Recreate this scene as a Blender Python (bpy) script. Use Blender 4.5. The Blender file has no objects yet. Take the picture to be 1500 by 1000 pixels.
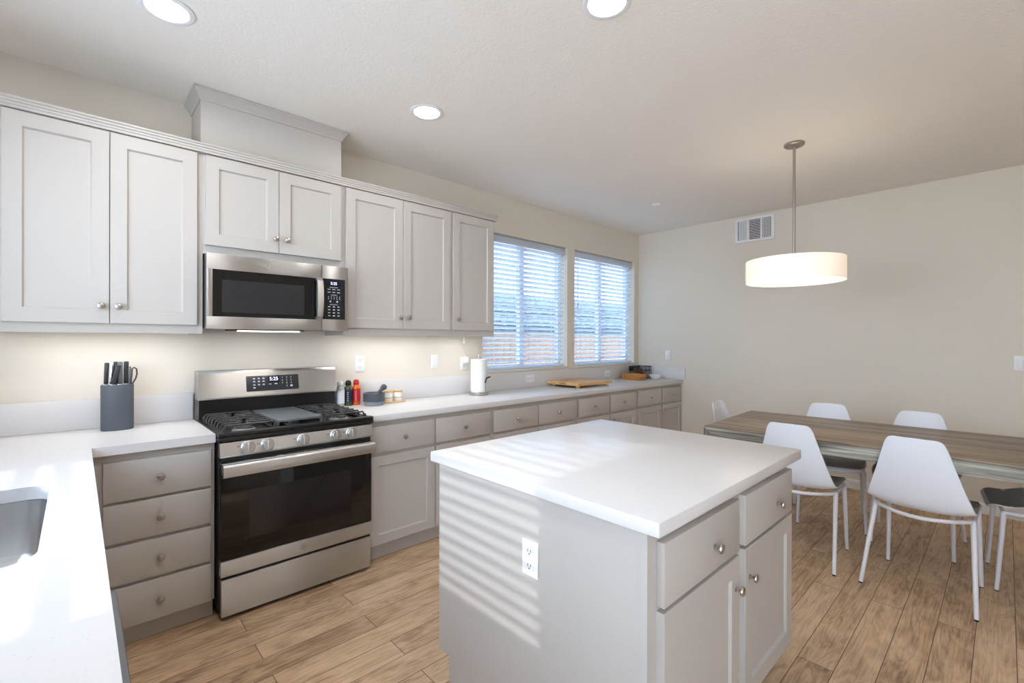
import bpy, bmesh, math, random
from mathutils import Vector, Matrix
random.seed(7)
sc = bpy.context.scene
COL = sc.collection
PI = math.pi
R = math.radians

def lin(r, g, b):
    f = lambda c: (c/255/12.92) if c/255 <= 0.04045 else ((c/255+0.055)/1.055)**2.4
    return (f(r), f(g), f(b), 1.0)

# ------------------------------------------------------------------ camera
HC = 1.375                       # camera height
FPX, YAW, PIT, ROL = 679.38, 0.817431, 0.0012615, 0.0022825
fw = Vector((math.cos(YAW)*math.cos(PIT), math.sin(YAW)*math.cos(PIT), -math.sin(PIT)))
rt = Vector((math.sin(YAW), -math.cos(YAW), 0))
up = rt.cross(fw)
r2 = rt*math.cos(ROL) + up*math.sin(ROL)
u2 = -rt*math.sin(ROL) + up*math.cos(ROL)
cd = bpy.data.cameras.new('camera')
cam = bpy.data.objects.new('camera', cd)
COL.objects.link(cam)
cd.sensor_width = 36
cd.lens = FPX*36/1500
cd.clip_start = 0.02
m = Matrix((r2, u2, -fw)).transposed().to_4x4()
m.translation = Vector((0, 0, HC))
cam.matrix_world = m
sc.camera = cam

# ------------------------------------------------------------------ colour management, sky, sun
sc.view_settings.view_transform = 'Standard'
sc.view_settings.look = 'None'
sc.view_settings.gamma = 1
sc.view_settings.use_curve_mapping = False
sc.view_settings.exposure = 0.47
sc.cycles.use_denoising = True
sc.cycles.max_bounces = 10
sc.cycles.diffuse_bounces = 6
sc.cycles.glossy_bounces = 5
sc.cycles.transparent_max_bounces = 16
sc.cycles.sample_clamp_indirect = 4.0
sc.cycles.caustics_reflective = False
sc.cycles.caustics_refractive = False

SKY = 10.0
SUN = 1.75
CAN = 2.9        # watts per ceiling can
wd = bpy.data.worlds.new('world'); sc.world = wd
wd.use_nodes = True
wn = wd.node_tree.nodes; wl = wd.node_tree.links
wn.clear()
wo = wn.new('ShaderNodeOutputWorld'); bg = wn.new('ShaderNodeBackground')
tc = wn.new('ShaderNodeTexCoord'); sx = wn.new('ShaderNodeSeparateXYZ'); cr = wn.new('ShaderNodeValToRGB')
wl.new(tc.outputs['Generated'], sx.inputs[0]); wl.new(sx.outputs['Z'], cr.inputs[0])
cr.color_ramp.elements[0].position = 0.0; cr.color_ramp.elements[0].color = (0.81, 0.905, 1.0, 1)
cr.color_ramp.elements[1].position = 0.6; cr.color_ramp.elements[1].color = (0.62, 0.79, 1.0, 1)
wl.new(cr.outputs[0], bg.inputs[0]); bg.inputs[1].default_value = SKY
wl.new(bg.outputs[0], wo.inputs[0])

sl = bpy.data.lights.new('sun', 'SUN'); sl.energy = SUN; sl.angle = R(0.9); sl.color = (1.0, 0.97, 0.93)
so = bpy.data.objects.new('sun', sl); COL.objects.link(so)
sd = Vector((1.0, 0.0, -0.54)).normalized()
so.rotation_euler = sd.to_track_quat('-Z', 'Y').to_euler(); so.location = (-6, 1.7, 5)

# ------------------------------------------------------------------ materials
MATS = {}
def mat(name, col, rough=0.5, metal=0.0, spec=0.5, emit=None, estr=0.0, noise=None, bump=None, coat=0.0, aniso=None):
    """noise=(scale, amount, stretch) colour variation; bump=(scale, strength, stretch)"""
    mt = bpy.data.materials.new(name); mt.use_nodes = True
    n = mt.node_tree.nodes; l = mt.node_tree.links
    p = n['Principled BSDF']
    p.inputs['Base Color'].default_value = col
    p.inputs['Roughness'].default_value = rough
    p.inputs['Metallic'].default_value = metal
    p.inputs['Specular IOR Level'].default_value = spec
    if coat: p.inputs['Coat Weight'].default_value = coat; p.inputs['Coat Roughness'].default_value = 0.08
    if aniso: p.inputs['Anisotropic'].default_value = aniso; p.inputs['Anisotropic Rotation'].default_value = 0.25
    if emit is not None:
        p.inputs['Emission Color'].default_value = emit; p.inputs['Emission Strength'].default_value = estr
    def coords(stretch):
        t = n.new('ShaderNodeTexCoord'); mp = n.new('ShaderNodeMapping')
        mp.inputs['Scale'].default_value = stretch
        l.new(t.outputs['Object'], mp.inputs[0]); return mp.outputs[0]
    if noise:
        s, a, st = noise
        nt = n.new('ShaderNodeTexNoise'); nt.inputs['Scale'].default_value = s; nt.inputs['Detail'].default_value = 4
        l.new(coords(st), nt.inputs['Vector'])
        mx = n.new('ShaderNodeMix'); mx.data_type = 'RGBA'
        mx.inputs[6].default_value = tuple(max(0, c*(1-a)) for c in col[:3])+(1,)
        mx.inputs[7].default_value = tuple(min(1, c*(1+a)) for c in col[:3])+(1,)
        l.new(nt.outputs[0], mx.inputs[0]); l.new(mx.outputs[2], p.inputs['Base Color'])
    if bump:
        s, a, st = bump
        nt = n.new('ShaderNodeTexNoise'); nt.inputs['Scale'].default_value = s; nt.inputs['Detail'].default_value = 3
        l.new(coords(st), nt.inputs['Vector'])
        b = n.new('ShaderNodeBump'); b.inputs['Strength'].default_value = a; b.inputs['Distance'].default_value = 0.002
        l.new(nt.outputs[0], b.inputs['Height']); l.new(b.outputs[0], p.inputs['Normal'])
    MATS[name] = mt
    return mt

ONE = (1, 1, 1)
m_wall = mat('wall_paint', lin(226, 219, 207), 0.85, spec=0.2, bump=(160, 0.12, ONE))
m_ceil = mat('ceiling_paint', lin(246, 242, 236), 0.9, spec=0.15, bump=(90, 0.9, ONE))
m_trim = mat('trim_paint', lin(238, 237, 234), 0.4)
m_cab = mat('cabinet_paint', lin(192, 187, 182), 0.42, spec=0.4, bump=(40, 0.03, (1, 1, 20)))
m_cabin = mat('cabinet_inside', lin(190, 180, 165), 0.6)
m_quartz = mat('quartz', lin(221, 219, 219), 0.30, spec=0.35)
m_steel = mat('stainless_steel', (0.62, 0.61, 0.605, 1), 0.42, 1.0, aniso=0.93, noise=(30, 0.06, (1, 1, 60)), bump=(14, 0.05, (0.6, 0.6, 90)))
m_sinksteel = mat('sink_steel', (0.62, 0.63, 0.65, 1), 0.24, 1.0, bump=(14, 0.05, (60, 60, 1)))
m_nickel = mat('brushed_nickel', (0.50, 0.475, 0.45, 1), 0.28, 1.0)
m_knobsteel = mat('satin_metal', (0.60, 0.59, 0.575, 1), 0.38, 1.0)
m_black = mat('black_enamel', lin(22, 23, 25), 0.32, spec=0.5)
m_blackmetal = mat('black_painted_metal', lin(40, 41, 43), 0.45)
m_iron = mat('cast_iron', lin(60, 58, 59), 0.36, bump=(300, 0.2, ONE))
m_griddle = mat('griddle_grey', lin(96, 101, 105), 0.42)
m_burner = mat('burner_alloy', (0.55, 0.56, 0.58, 1), 0.4, 0.9)
m_blackglass = mat('black_glass', lin(16, 16, 18), 0.06, spec=0.5)
m_ovenwin = mat('oven_window_glass', lin(34, 31, 30), 0.08, spec=0.5)
m_mwwin = mat('microwave_window_mesh', lin(42, 42, 45), 0.12, spec=0.5)
m_panel = mat('control_panel_black', lin(44, 47, 52), 0.25)
m_print = mat('panel_print', lin(190, 194, 200), 0.5)
m_disp = mat('display_digits', lin(220, 220, 245), 0.5, emit=lin(205, 205, 255), estr=1.6)
m_dispb = mat('display_back', lin(14, 12, 30), 0.15)
m_white = mat('white_plastic', lin(240, 241, 243), 0.35)
m_slot = mat('dark_slot', lin(70, 70, 72), 0.6)
m_blind = mat('blind_slat_white', lin(240, 243, 247), 0.45)
m_vinyl = mat('white_vinyl', lin(240, 242, 245), 0.4)
m_shell = mat('chair_polypropylene', lin(230, 234, 243), 0.45)
m_pad = mat('chair_seat_grey', lin(176, 171, 167), 0.75, spec=0.2, bump=(400, 0.1, ONE))
m_leg = mat('chair_leg_powder_coat', lin(226, 225, 231), 0.4)
m_rubber = mat('black_rubber', lin(30, 30, 32), 0.7)
m_knifeblk = mat('slate_blue_plastic', lin(82, 88, 96), 0.55)
m_knife = mat('black_knife_handle', lin(44, 46, 50), 0.42)
m_knifeg = mat('grey_knife_handle', lin(92, 96, 98), 0.4)
m_blade = mat('knife_steel', (0.85, 0.86, 0.88, 1), 0.2, 1.0)
m_gran = mat('dark_granite', lin(74, 78, 86), 0.45, noise=(120, 0.5, ONE))
m_granl = mat('rough_granite', lin(140, 142, 150), 0.8, noise=(90, 0.5, ONE), bump=(200, 0.4, ONE))
m_board = mat('board_maple', lin(214, 172, 116), 0.45, noise=(9, 0.25, (1, 9, 9)))
m_bambu = mat('jar_lid_wood', lin(214, 178, 128), 0.5, noise=(20, 0.2, (1, 8, 8)))
m_boxw = mat('box_wood', lin(184, 124, 58), 0.5, noise=(10, 0.3, (8, 1, 8)))
m_ceram = mat('white_ceramic', lin(240, 238, 234), 0.25)
m_tan = mat('jar_label_print', lin(196, 170, 120), 0.6)
m_paper = mat('paper_towel', lin(246, 246, 247), 0.9, spec=0.1, bump=(260, 0.35, ONE))
m_amber = mat('amber_glass', lin(120, 70, 18), 0.12)
m_green = mat('leafy_green', lin(96, 104, 42), 0.6)
m_wire = mat('black_wire', lin(34, 32, 36), 0.5)
m_bt_clear = mat('clear_bottle_oil', lin(176, 180, 172), 0.1)
m_bt_green = mat('olive_oil_green', lin(70, 80, 40), 0.1)
m_bt_navy = mat('navy_label', lin(34, 38, 58), 0.45)
m_bt_white = mat('white_label', lin(226, 230, 234), 0.5)
m_bt_red = mat('red_label', lin(196, 34, 40), 0.45)
m_bt_org = mat('orange_sauce', lin(222, 108, 24), 0.15)
m_capw = mat('white_cap', lin(232, 232, 230), 0.4)
m_capb = mat('black_cap', lin(24, 24, 26), 0.4)
m_capr = mat('red_cap', lin(196, 36, 34), 0.4)
m_pole = mat('fixture_metal', (0.42, 0.38, 0.34, 1), 0.35, 1.0)
m_shade = mat('linen_shade', lin(246, 236, 222), 0.8, spec=0.1, emit=lin(255, 232, 208), estr=0.36, bump=(300, 0.2, (1, 1, 4)))
m_diff = mat('lamp_diffuser', lin(250, 246, 240), 0.5, emit=lin(255, 243, 226), estr=1.15)
m_can = mat('can_light_lens', lin(255, 252, 246), 0.5, emit=lin(255, 247, 236), estr=12.0)
m_led = mat('led_strip_lens', lin(255, 250, 240), 0.5, emit=lin(255, 250, 244), estr=3.5)
m_fence = mat('fence_wood', lin(172, 132, 108), 0.8, noise=(6, 0.3, (6, 6, 0.6)))
m_roof = mat('roof_tile', lin(150, 156, 166), 0.8, noise=(14, 0.5, ONE))
m_stucco = mat('house_stucco', lin(206, 208, 210), 0.9)
m_ground = mat('ground_gravel', lin(170, 160, 148), 0.95, noise=(20, 0.3, ONE))
m_dark = mat('duct_dark', lin(34, 35, 38), 0.7)
m_dwgrey = mat('dishwasher_grey', lin(112, 112, 118), 0.4, 0.3)

def translucent(mt, col, amt):
    n = mt.node_tree.nodes; l = mt.node_tree.links; o = n['Material Output']
    t = n.new('ShaderNodeBsdfTranslucent'); t.inputs[0].default_value = col
    mx = n.new('ShaderNodeMixShader'); mx.inputs[0].default_value = amt
    l.new(n['Principled BSDF'].outputs[0], mx.inputs[1]); l.new(t.outputs[0], mx.inputs[2]); l.new(mx.outputs[0], o.inputs[0])
translucent(m_blind, lin(240, 246, 252), 0.45)

def quartz_specks():
    mt = m_quartz; n = mt.node_tree.nodes; l = mt.node_tree.links; p = n['Principled BSDF']
    t = n.new('ShaderNodeTexCoord'); v = n.new('ShaderNodeTexVoronoi'); v.inputs['Scale'].default_value = 120
    l.new(t.outputs['Object'], v.inputs['Vector'])
    r = n.new('ShaderNodeValToRGB')
    r.color_ramp.elements[0].position = 0.02; r.color_ramp.elements[0].color = lin(172, 169, 167)
    r.color_ramp.elements[1].position = 0.16; r.color_ramp.elements[1].color = lin(221, 219, 219)
    nz = n.new('ShaderNodeTexNoise'); nz.inputs['Scale'].default_value = 45
    l.new(t.outputs['Object'], nz.inputs['Vector'])
    ad = n.new('ShaderNodeMath'); ad.operation = 'MULTIPLY_ADD'; ad.inputs[1].default_value = 0.35
    l.new(nz.outputs[0], ad.inputs[0]); l.new(v.outputs['Distance'], ad.inputs[2])
    sb = n.new('ShaderNodeMath'); sb.operation = 'SUBTRACT'; sb.inputs[1].default_value = 0.13
    l.new(ad.outputs[0], sb.inputs[0]); l.new(sb.outputs[0], r.inputs[0]); l.new(r.outputs[0], p.inputs['Base Color'])
quartz_specks()

def wood_floor():
    mt = bpy.data.materials.new('oak_plank_floor'); mt.use_nodes = True
    n = mt.node_tree.nodes; l = mt.node_tree.links; p = n['Principled BSDF']
    p.inputs['Roughness'].default_value = 0.42; p.inputs['Specular IOR Level'].default_value = 0.3
    t = n.new('ShaderNodeTexCoord')
    mp = n.new('ShaderNodeMapping'); mp.inputs['Location'].default_value = (0.2, -0.097, 0)
    l.new(t.outputs['Object'], mp.inputs[0])
    b = n.new('ShaderNodeTexBrick')
    b.offset = 0.37; b.offset_frequency = 2; b.squash = 1.0
    for k, v in dict(Scale=1.0).items(): b.inputs[k].default_value = v
    b.inputs['Color1'].default_value = (0, 0, 0, 1); b.inputs['Color2'].default_value = (1, 1, 1, 1)
    b.inputs['Mortar'].default_value = (0.5, 0.5, 0.5, 1)
    b.inputs['Mortar Size'].default_value = 0.0016; b.inputs['Mortar Smooth'].default_value = 0.2
    b.inputs['Brick Width'].default_value = 1.25; b.inputs['Row Height'].default_value = 0.131
    l.new(mp.outputs[0], b.inputs['Vector'])
    # per-plank offset of the grain
    sep = n.new('ShaderNodeSeparateColor'); l.new(b.outputs['Color'], sep.inputs[0])
    cmb = n.new('ShaderNodeCombineXYZ')
    mu = n.new('ShaderNodeMath'); mu.operation = 'MULTIPLY'; mu.inputs[1].default_value = 37.0
    l.new(sep.outputs[0], mu.inputs[0]); l.new(mu.outputs[0], cmb.inputs[2]); l.new(mu.outputs[0], cmb.inputs[0])
    add = n.new('ShaderNodeVectorMath'); add.operation = 'ADD'
    l.new(t.outputs['Object'], add.inputs[0]); l.new(cmb.outputs[0], add.inputs[1])
    def nz(scale, st, det, dist=0):
        m2 = n.new('ShaderNodeMapping'); m2.inputs['Scale'].default_value = st
        l.new(add.outputs[0], m2.inputs[0])
        q = n.new('ShaderNodeTexNoise'); q.inputs['Scale'].default_value = scale
        q.inputs['Detail'].default_value = det; q.inputs['Distortion'].default_value = dist
        l.new(m2.outputs[0], q.inputs['Vector']); return q
    g1 = nz(1.0, (1.6, 9, 1), 5, 1.6)       # broad cathedral figure
    g2 = nz(1.0, (5, 150, 1), 3, 0.3)       # fine grain
    g3 = nz(1.0, (5, 11, 1), 3, 0.6)        # blotches and knots
    wv = n.new('ShaderNodeMath'); wv.operation = 'MULTIPLY'; wv.inputs[1].default_value = 42.0
    l.new(g1.outputs[0], wv.inputs[0])
    sn = n.new('ShaderNodeMath'); sn.operation = 'SINE'; l.new(wv.outputs[0], sn.inputs[0])
    def madd(a, mul, add_):
        q = n.new('ShaderNodeMath'); q.operation = 'MULTIPLY_ADD'; q.inputs[1].default_value = mul
        l.new(a, q.inputs[0])
        if hasattr(add_, 'links') or not isinstance(add_, (int, float)): l.new(add_, q.inputs[2])
        else: q.inputs[2].default_value = add_
        return q.outputs[0]
    v = madd(sn.outputs[0], 0.075, 0.0)
    v = madd(g2.outputs[0], 0.55, v)
    v = madd(g3.outputs[0], 0.75, v)
    v = madd(sep.outputs[0], 0.22, v)
    r = n.new('ShaderNodeValToRGB')
    e = r.color_ramp.elements
    e[0].position = 0.30; e[0].color = lin(106, 84, 66)
    e[1].position = 1.0; e[1].color = lin(220, 190, 157)
    for pos, c in ((0.52, (160, 130, 103)), (0.74, (196, 164, 131))):
        q = e.new(pos); q.color = lin(*c)
    l.new(v, r.inputs[0])
    mx = n.new('ShaderNodeMix'); mx.data_type = 'RGBA'
    mx.inputs[7].default_value = lin(88, 66, 48)
    l.new(r.outputs[0], mx.inputs[6]); l.new(b.outputs['Fac'], mx.inputs[0])
    l.new(mx.outputs[2], p.inputs['Base Color'])
    bp = n.new('ShaderNodeBump'); bp.inputs['Strength'].default_value = 0.15; bp.inputs['Distance'].default_value = 0.002
    l.new(v, bp.inputs['Height']); l.new(bp.outputs[0], p.inputs['Normal'])
    return mt
m_floor = wood_floor()

def table_wood(name, ax, c0, c1, c2, rough=0.5):
    mt = bpy.data.materials.new(name); mt.use_nodes = True
    n = mt.node_tree.nodes; l = mt.node_tree.links; p = n['Principled BSDF']
    p.inputs['Roughness'].default_value = rough
    t = n.new('ShaderNodeTexCoord'); mp = n.new('ShaderNodeMapping')
    st = [70, 70, 70]; st[ax] = 2.2
    mp.inputs['Scale'].default_value = st; l.new(t.outputs['Object'], mp.inputs[0])
    q = n.new('ShaderNodeTexNoise'); q.inputs['Scale'].default_value = 1; q.inputs['Detail'].default_value = 5; q.inputs['Distortion'].default_value = 0.6
    l.new(mp.outputs[0], q.inputs['Vector'])
    mp2 = n.new('ShaderNodeMapping'); st2 = [9, 9, 9]; st2[ax] = 0.7
    mp2.inputs['Scale'].default_value = st2; l.new(t.outputs['Object'], mp2.inputs[0])
    q2 = n.new('ShaderNodeTexNoise'); q2.inputs['Scale'].default_value = 1; q2.inputs['Detail'].default_value = 3
    l.new(mp2.outputs[0], q2.inputs['Vector'])
    a = n.new('ShaderNodeMath'); a.operation = 'ADD'; l.new(q.outputs[0], a.inputs[0]); l.new(q2.outputs[0], a.inputs[1])
    r = n.new('ShaderNodeValToRGB'); e = r.color_ramp.elements
    hv = n.new('ShaderNodeMath'); hv.operation = 'MULTIPLY'; hv.inputs[1].default_value = 0.5
    l.new(a.outputs[0], hv.inputs[0]); l.new(hv.outputs[0], r.inputs[0])
    e[0].position = 0.40; e[0].color = c0; e[1].position = 0.60; e[1].color = c2
    k = e.new(0.5); k.color = c1
    l.new(r.outputs[0], p.inputs['Base Color'])
    bp = n.new('ShaderNodeBump'); bp.inputs['Strength'].default_value = 0.3; bp.inputs['Distance'].default_value = 0.002
    l.new(q.outputs[0], bp.inputs['Height']); l.new(bp.outputs[0], p.inputs['Normal'])
    return mt
m_tabtop = table_wood('table_top_oak', 1, lin(94, 80, 68), lin(134, 116, 98), lin(158, 140, 121), 0.42)
m_tabside = table_wood('table_edge_greywash', 1, lin(84, 80, 72), lin(144, 142, 134), lin(188, 186, 178), 0.65)
m_tableg = table_wood('table_leg_greywash', 2, lin(80, 76, 70), lin(124, 121, 114), lin(160, 158, 150), 0.65)

def glass_mat(name, tint):
    mt = bpy.data.materials.new(name); mt.use_nodes = True
    n = mt.node_tree.nodes; l = mt.node_tree.links
    n.remove(n['Principled BSDF']); o = n['Material Output']
    tr = n.new('ShaderNodeBsdfTransparent'); gl = n.new('ShaderNodeBsdfGlossy'); gl.inputs['Roughness'].default_value = 0.02
    fr = n.new('ShaderNodeLayerWeight'); fr.inputs[0].default_value = 0.5
    pw = n.new('ShaderNodeMath'); pw.operation = 'POWER'; pw.inputs[1].default_value = 5
    ma = n.new('ShaderNodeMath'); ma.operation = 'MULTIPLY_ADD'; ma.inputs[1].default_value = 0.6; ma.inputs[2].default_value = 0.04
    mx = n.new('ShaderNodeMixShader')
    tr.inputs[0].default_value = tint
    l.new(fr.outputs['Facing'], pw.inputs[0]); l.new(pw.outputs[0], ma.inputs[0])
    l.new(ma.outputs[0], mx.inputs[0]); l.new(tr.outputs[0], mx.inputs[1]); l.new(gl.outputs[0], mx.inputs[2]); l.new(mx.outputs[0], o.inputs[0])
    return mt
m_glass = glass_mat('window_glass', (0.97, 0.985, 1, 1))
m_glasst = glass_mat('dimming_window_glass', (0.54, 0.58, 0.62, 1))   # tint added to dim the bright view through the back windows

# ------------------------------------------------------------------ mesh helpers
class MB:
    def __init__(s): s.bm = bmesh.new()
    def box(s, x0, x1, y0, y1, z0, z1, bev=0.0, seg=2):
        b = bmesh.new()
        bmesh.ops.create_cube(b, size=1)
        for v in b.verts:
            v.co = Vector(((x0+x1)/2+v.co.x*(x1-x0), (y0+y1)/2+v.co.y*(y1-y0), (z0+z1)/2+v.co.z*(z1-z0)))
        if bev > 0:
            bmesh.ops.bevel(b, geom=b.edges[:], offset=bev, segments=seg, affect='EDGES', profile=0.5)
        s.merge(b); return s
    def merge(s, b, mtx=None):
        if mtx is not None: bmesh.ops.transform(b, matrix=mtx, verts=b.verts[:])
        me = bpy.data.meshes.new('t'); b.to_mesh(me); b.free()
        s.bm.from_mesh(me); bpy.data.meshes.remove(me); return s
    def lathe(s, prof, seg=32, mtx=None, sx=1, sy=1):
        """prof: list of (r, z); revolved about z"""
        b = bmesh.new(); rings = []
        for r, z in prof:
            if r < 1e-6: rings.append([b.verts.new((0, 0, z))])
            else: rings.append([b.verts.new((r*sx*math.cos(2*PI*i/seg), r*sy*math.sin(2*PI*i/seg), z)) for i in range(seg)])
        for a, c in zip(rings, rings[1:]):
            for i in range(seg):
                j = (i+1) % seg
                if len(a) == 1 and len(c) == 1: continue
                if len(a) == 1: b.faces.new((a[0], c[i], c[j]))
                elif len(c) == 1: b.faces.new((a[i], a[j], c[0]))
                else: b.faces.new((a[i], a[j], c[j], c[i]))
        bmesh.ops.recalc_face_normals(b, faces=b.faces[:])
        return s.merge(b, mtx)
    def tube(s, pts, rad, seg=10, cap=True):
        """pts: list of points; rad: float or list"""
        P = [Vector(p) for p in pts]
        if not isinstance(rad, (list, tuple)): rad = [rad]*len(P)
        b = bmesh.new(); rings = []
        prev = None
        for i, p in enumerate(P):
            d = (P[min(i+1, len(P)-1)] - P[max(i-1, 0)]).normalized()
            if prev is None:
                a = Vector((0, 0, 1)) if abs(d.z) < 0.9 else Vector((1, 0, 0))
                u = d.cross(a).normalized()
            else:
                u = (prev - d*prev.dot(d)).normalized()
            prev = u; w = d.cross(u)
            rings.append([b.verts.new(p + (u*math.cos(2*PI*k/seg) + w*math.sin(2*PI*k/seg))*rad[i]) for k in range(seg)])
        for a, c in zip(rings, rings[1:]):
            for i in range(seg):
                j = (i+1) % seg
                b.faces.new((a[i], a[j], c[j], c[i]))
        if cap: b.faces.new(rings[0][::-1]); b.faces.new(rings[-1])
        bmesh.ops.recalc_face_normals(b, faces=b.faces[:])
        return s.merge(b)
    def prism(s, poly, d0, d1, axis='y', bev=0.0):
        """poly in the two other axes order (x,z) for y, (y,z) for x, (x,y) for z; extruded d0..d1"""
        b = bmesh.new()
        f = {'y': lambda a, c, d: (a, d, c), 'x': lambda a, c, d: (d, a, c), 'z': lambda a, c, d: (a, c, d)}[axis]
        A = [b.verts.new(f(p[0], p[1], d0)) for p in poly]; B = [b.verts.new(f(p[0], p[1], d1)) for p in poly]
        n = len(poly)
        b.faces.new(A); b.faces.new(B[::-1])
        for i in range(n): b.faces.new((A[i], B[i], B[(i+1) % n], A[(i+1) % n]))
        bmesh.ops.recalc_face_normals(b, faces=b.faces[:])
        if bev: bmesh.ops.bevel(b, geom=b.edges[:], offset=bev, segments=2, affect='EDGES')
        return s.merge(b)
    def xf(s, mtx): bmesh.ops.transform(s.bm, matrix=mtx, verts=s.bm.verts[:]); return s
    def build(s, name, material, parent=None, loc=None, smooth=True, ang=35, **props):
        me = bpy.data.meshes.new(name); s.bm.to_mesh(me); s.bm.free()
        me.materials.append(material)
        if smooth:
            for p in me.polygons: p.use_smooth = True
            me.set_sharp_from_angle(angle=R(ang))
        o = bpy.data.objects.new(name, me); COL.objects.link(o)
        if parent is not None: o.parent = parent
        if loc is not None: o.location = loc
        for k, v in props.items(): o[k] = v
        return o

def tag(o, label, cat, group=None):
    o['label'] = label; o['category'] = cat
    if group: o['group'] = group
    return o
def thing(name, label, cat, loc=(0, 0, 0), rz=0, group=None):
    o = bpy.data.objects.new(name, None); COL.objects.link(o)
    o.empty_display_size = 0.05; o.location = loc; o.rotation_euler = (0, 0, rz)
    return tag(o, label, cat, group)
def struct(o): o['kind'] = 'structure'; return o
def dup(o, parent=None):
    c = o.copy(); COL.objects.link(c)
    if parent is not None: c.parent = parent
    for ch in o.children: dup(ch, c)
    return c
def text(body, name, size, material, parent, loc, rot, extr=0.0004, align='CENTER'):
    cu = bpy.data.curves.new(name, 'FONT'); cu.body = body; cu.size = size; cu.align_x = align; cu.align_y = 'CENTER'; cu.extrude = extr
    to = bpy.data.objects.new(name, cu); COL.objects.link(to)
    dg = bpy.context.evaluated_depsgraph_get(); dg.update()
    me = bpy.data.meshes.new_from_object(to.evaluated_get(dg))
    bpy.data.objects.remove(to); bpy.data.curves.remove(cu)
    me.materials.clear(); me.materials.append(material)
    o = bpy.data.objects.new(name, me); COL.objects.link(o)
    o.parent = parent; o.location = loc; o.rotation_euler = rot
    return o
FRONT = (R(90), 0, 0)          # text facing -y, reading along +x

# ------------------------------------------------------------------ dimensions
D = 3.261          # back wall
XW = 5.304         # far (right) wall
XL = -0.640        # left wall
YF = -3.4          # front wall, behind the camera
CH = 2.739
CT = 0.915         # counter top
W1 = (2.690, 3.880, 1.100, 2.385)
W2 = (4.002, 5.200, 1.100, 2.385)
W3 = (1.000, 2.440, 1.120, 2.385)       # left wall window over the sink (y0, y1, z0, z1)
W4 = (-1.45, -0.30, 0.06, 2.30)         # unseen opening added on the left to let in daylight (y0, y1, z0, z1)
WT = 0.15

# ------------------------------------------------------------------ room shell
struct(MB().box(XL-WT, XW+WT, YF-WT, D+WT, -0.10, 0.0).build('floor', m_floor, smooth=False))
struct(MB().box(XL-WT, XW+WT, YF-WT, D+WT, CH, CH+0.12).build('ceiling', m_ceil, smooth=False))
def wall_y(name, y0, y1, x0, x1, holes):
    b = MB(); x = x0
    for hx0, hx1, hz0, hz1 in holes:
        b.box(x, hx0, y0, y1, 0, CH)
        b.box(hx0, hx1, y0, y1, 0, hz0); b.box(hx0, hx1, y0, y1, hz1, CH)
        x = hx1
    b.box(x, x1, y0, y1, 0, CH)
    bmesh.ops.remove_doubles(b.bm, verts=b.bm.verts[:], dist=1e-5)
    return struct(b.build(name, m_wall, smooth=False))
wall_y('wall_back', D, D+WT, XL-WT, XW+WT, [W1, W2])
wall_y('wall_front', YF-WT, YF, XL-WT, XW+WT, [])
b = MB()
b.box(XL-WT, XL, YF, W4[0], 0, CH); b.box(XL-WT, XL, W4[1], W3[0], 0, CH)
b.box(XL-WT, XL, W4[0], W4[1], 0, W4[2]); b.box(XL-WT, XL, W4[0], W4[1], W4[3], CH)
b.box(XL-WT, XL, W3[1], D, 0, CH)
b.box(XL-WT, XL, W3[0], W3[1], 0, W3[2]); b.box(XL-WT, XL, W3[0], W3[1], W3[3], CH)
struct(b.build('wall_left', m_wall, smooth=False))
struct(MB().box(XW, XW+WT, YF, D, 0, CH).build('wall_right', m_wall, smooth=False))
struct(MB().prism([(XW, 0), (XW-0.014, 0), (XW-0.014, 0.070), (XW-0.006, 0.086), (XW, 0.088)], YF, 2.60, 'y').build('baseboard_right', m_trim, smooth=False))

# ------------------------------------------------------------------ windows and blinds
def window_y(name, w, side=1, y=D, bars=1, y_out=0.10):
    x0, x1, z0, z1 = w
    ya, yb = y+side*y_out, y+side*(y_out+0.045)
    ya, yb = min(ya, yb), max(ya, yb)
    f = 0.045
    b = MB()
    b.box(x0, x0+f, ya, yb, z0, z1); b.box(x1-f, x1, ya, yb, z0, z1)
    b.box(x0+f, x1-f, ya, yb, z0, z0+f); b.box(x0+f, x1-f, ya, yb, z1-f, z1)
    for k in range(bars):
        xm = x0+(x1-x0)*(k+1)/(bars+1)
        b.box(xm-0.032, xm+0.032, ya, yb, z0+f, z1-f)
    fr = struct(b.build(name, m_vinyl, smooth=False))
    ym = (ya+yb)/2
    MB().box(x0+f, x1-f, ym-0.003, ym+0.003, z0+f, z1-f).build('pane', m_glasst, fr, smooth=False)
    return fr
window_y('window_1', W1)
window_y('window_2', W2)
# left window: build along x then rotate onto the left wall
f = 0.045
for nm, w, bars in (('window_3', W3, 0), ('added_window_4', W4, 2)):  # the second is an unseen opening added for its daylight
    b = MB()
    y0, y1, z0, z1 = w; xa, xb = XL-0.145, XL-0.10
    b.box(xa, xb, y0, y0+f, z0, z1); b.box(xa, xb, y1-f, y1, z0, z1); b.box(xa, xb, y0+f, y1-f, z0, z0+f); b.box(xa, xb, y0+f, y1-f, z1-f, z1)
    for k in range(bars):
        ym_ = y0+(y1-y0)*(k+1)/(bars+1); b.box(xa, xb, ym_-0.032, ym_+0.032, z0+f, z1-f)
    w3 = struct(b.build(nm, m_vinyl, smooth=False))
    MB().box(xa+0.02, xa+0.026, y0+f, y1-f, z0+f, z1-f).build('pane', m_glass, w3, smooth=False)

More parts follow.
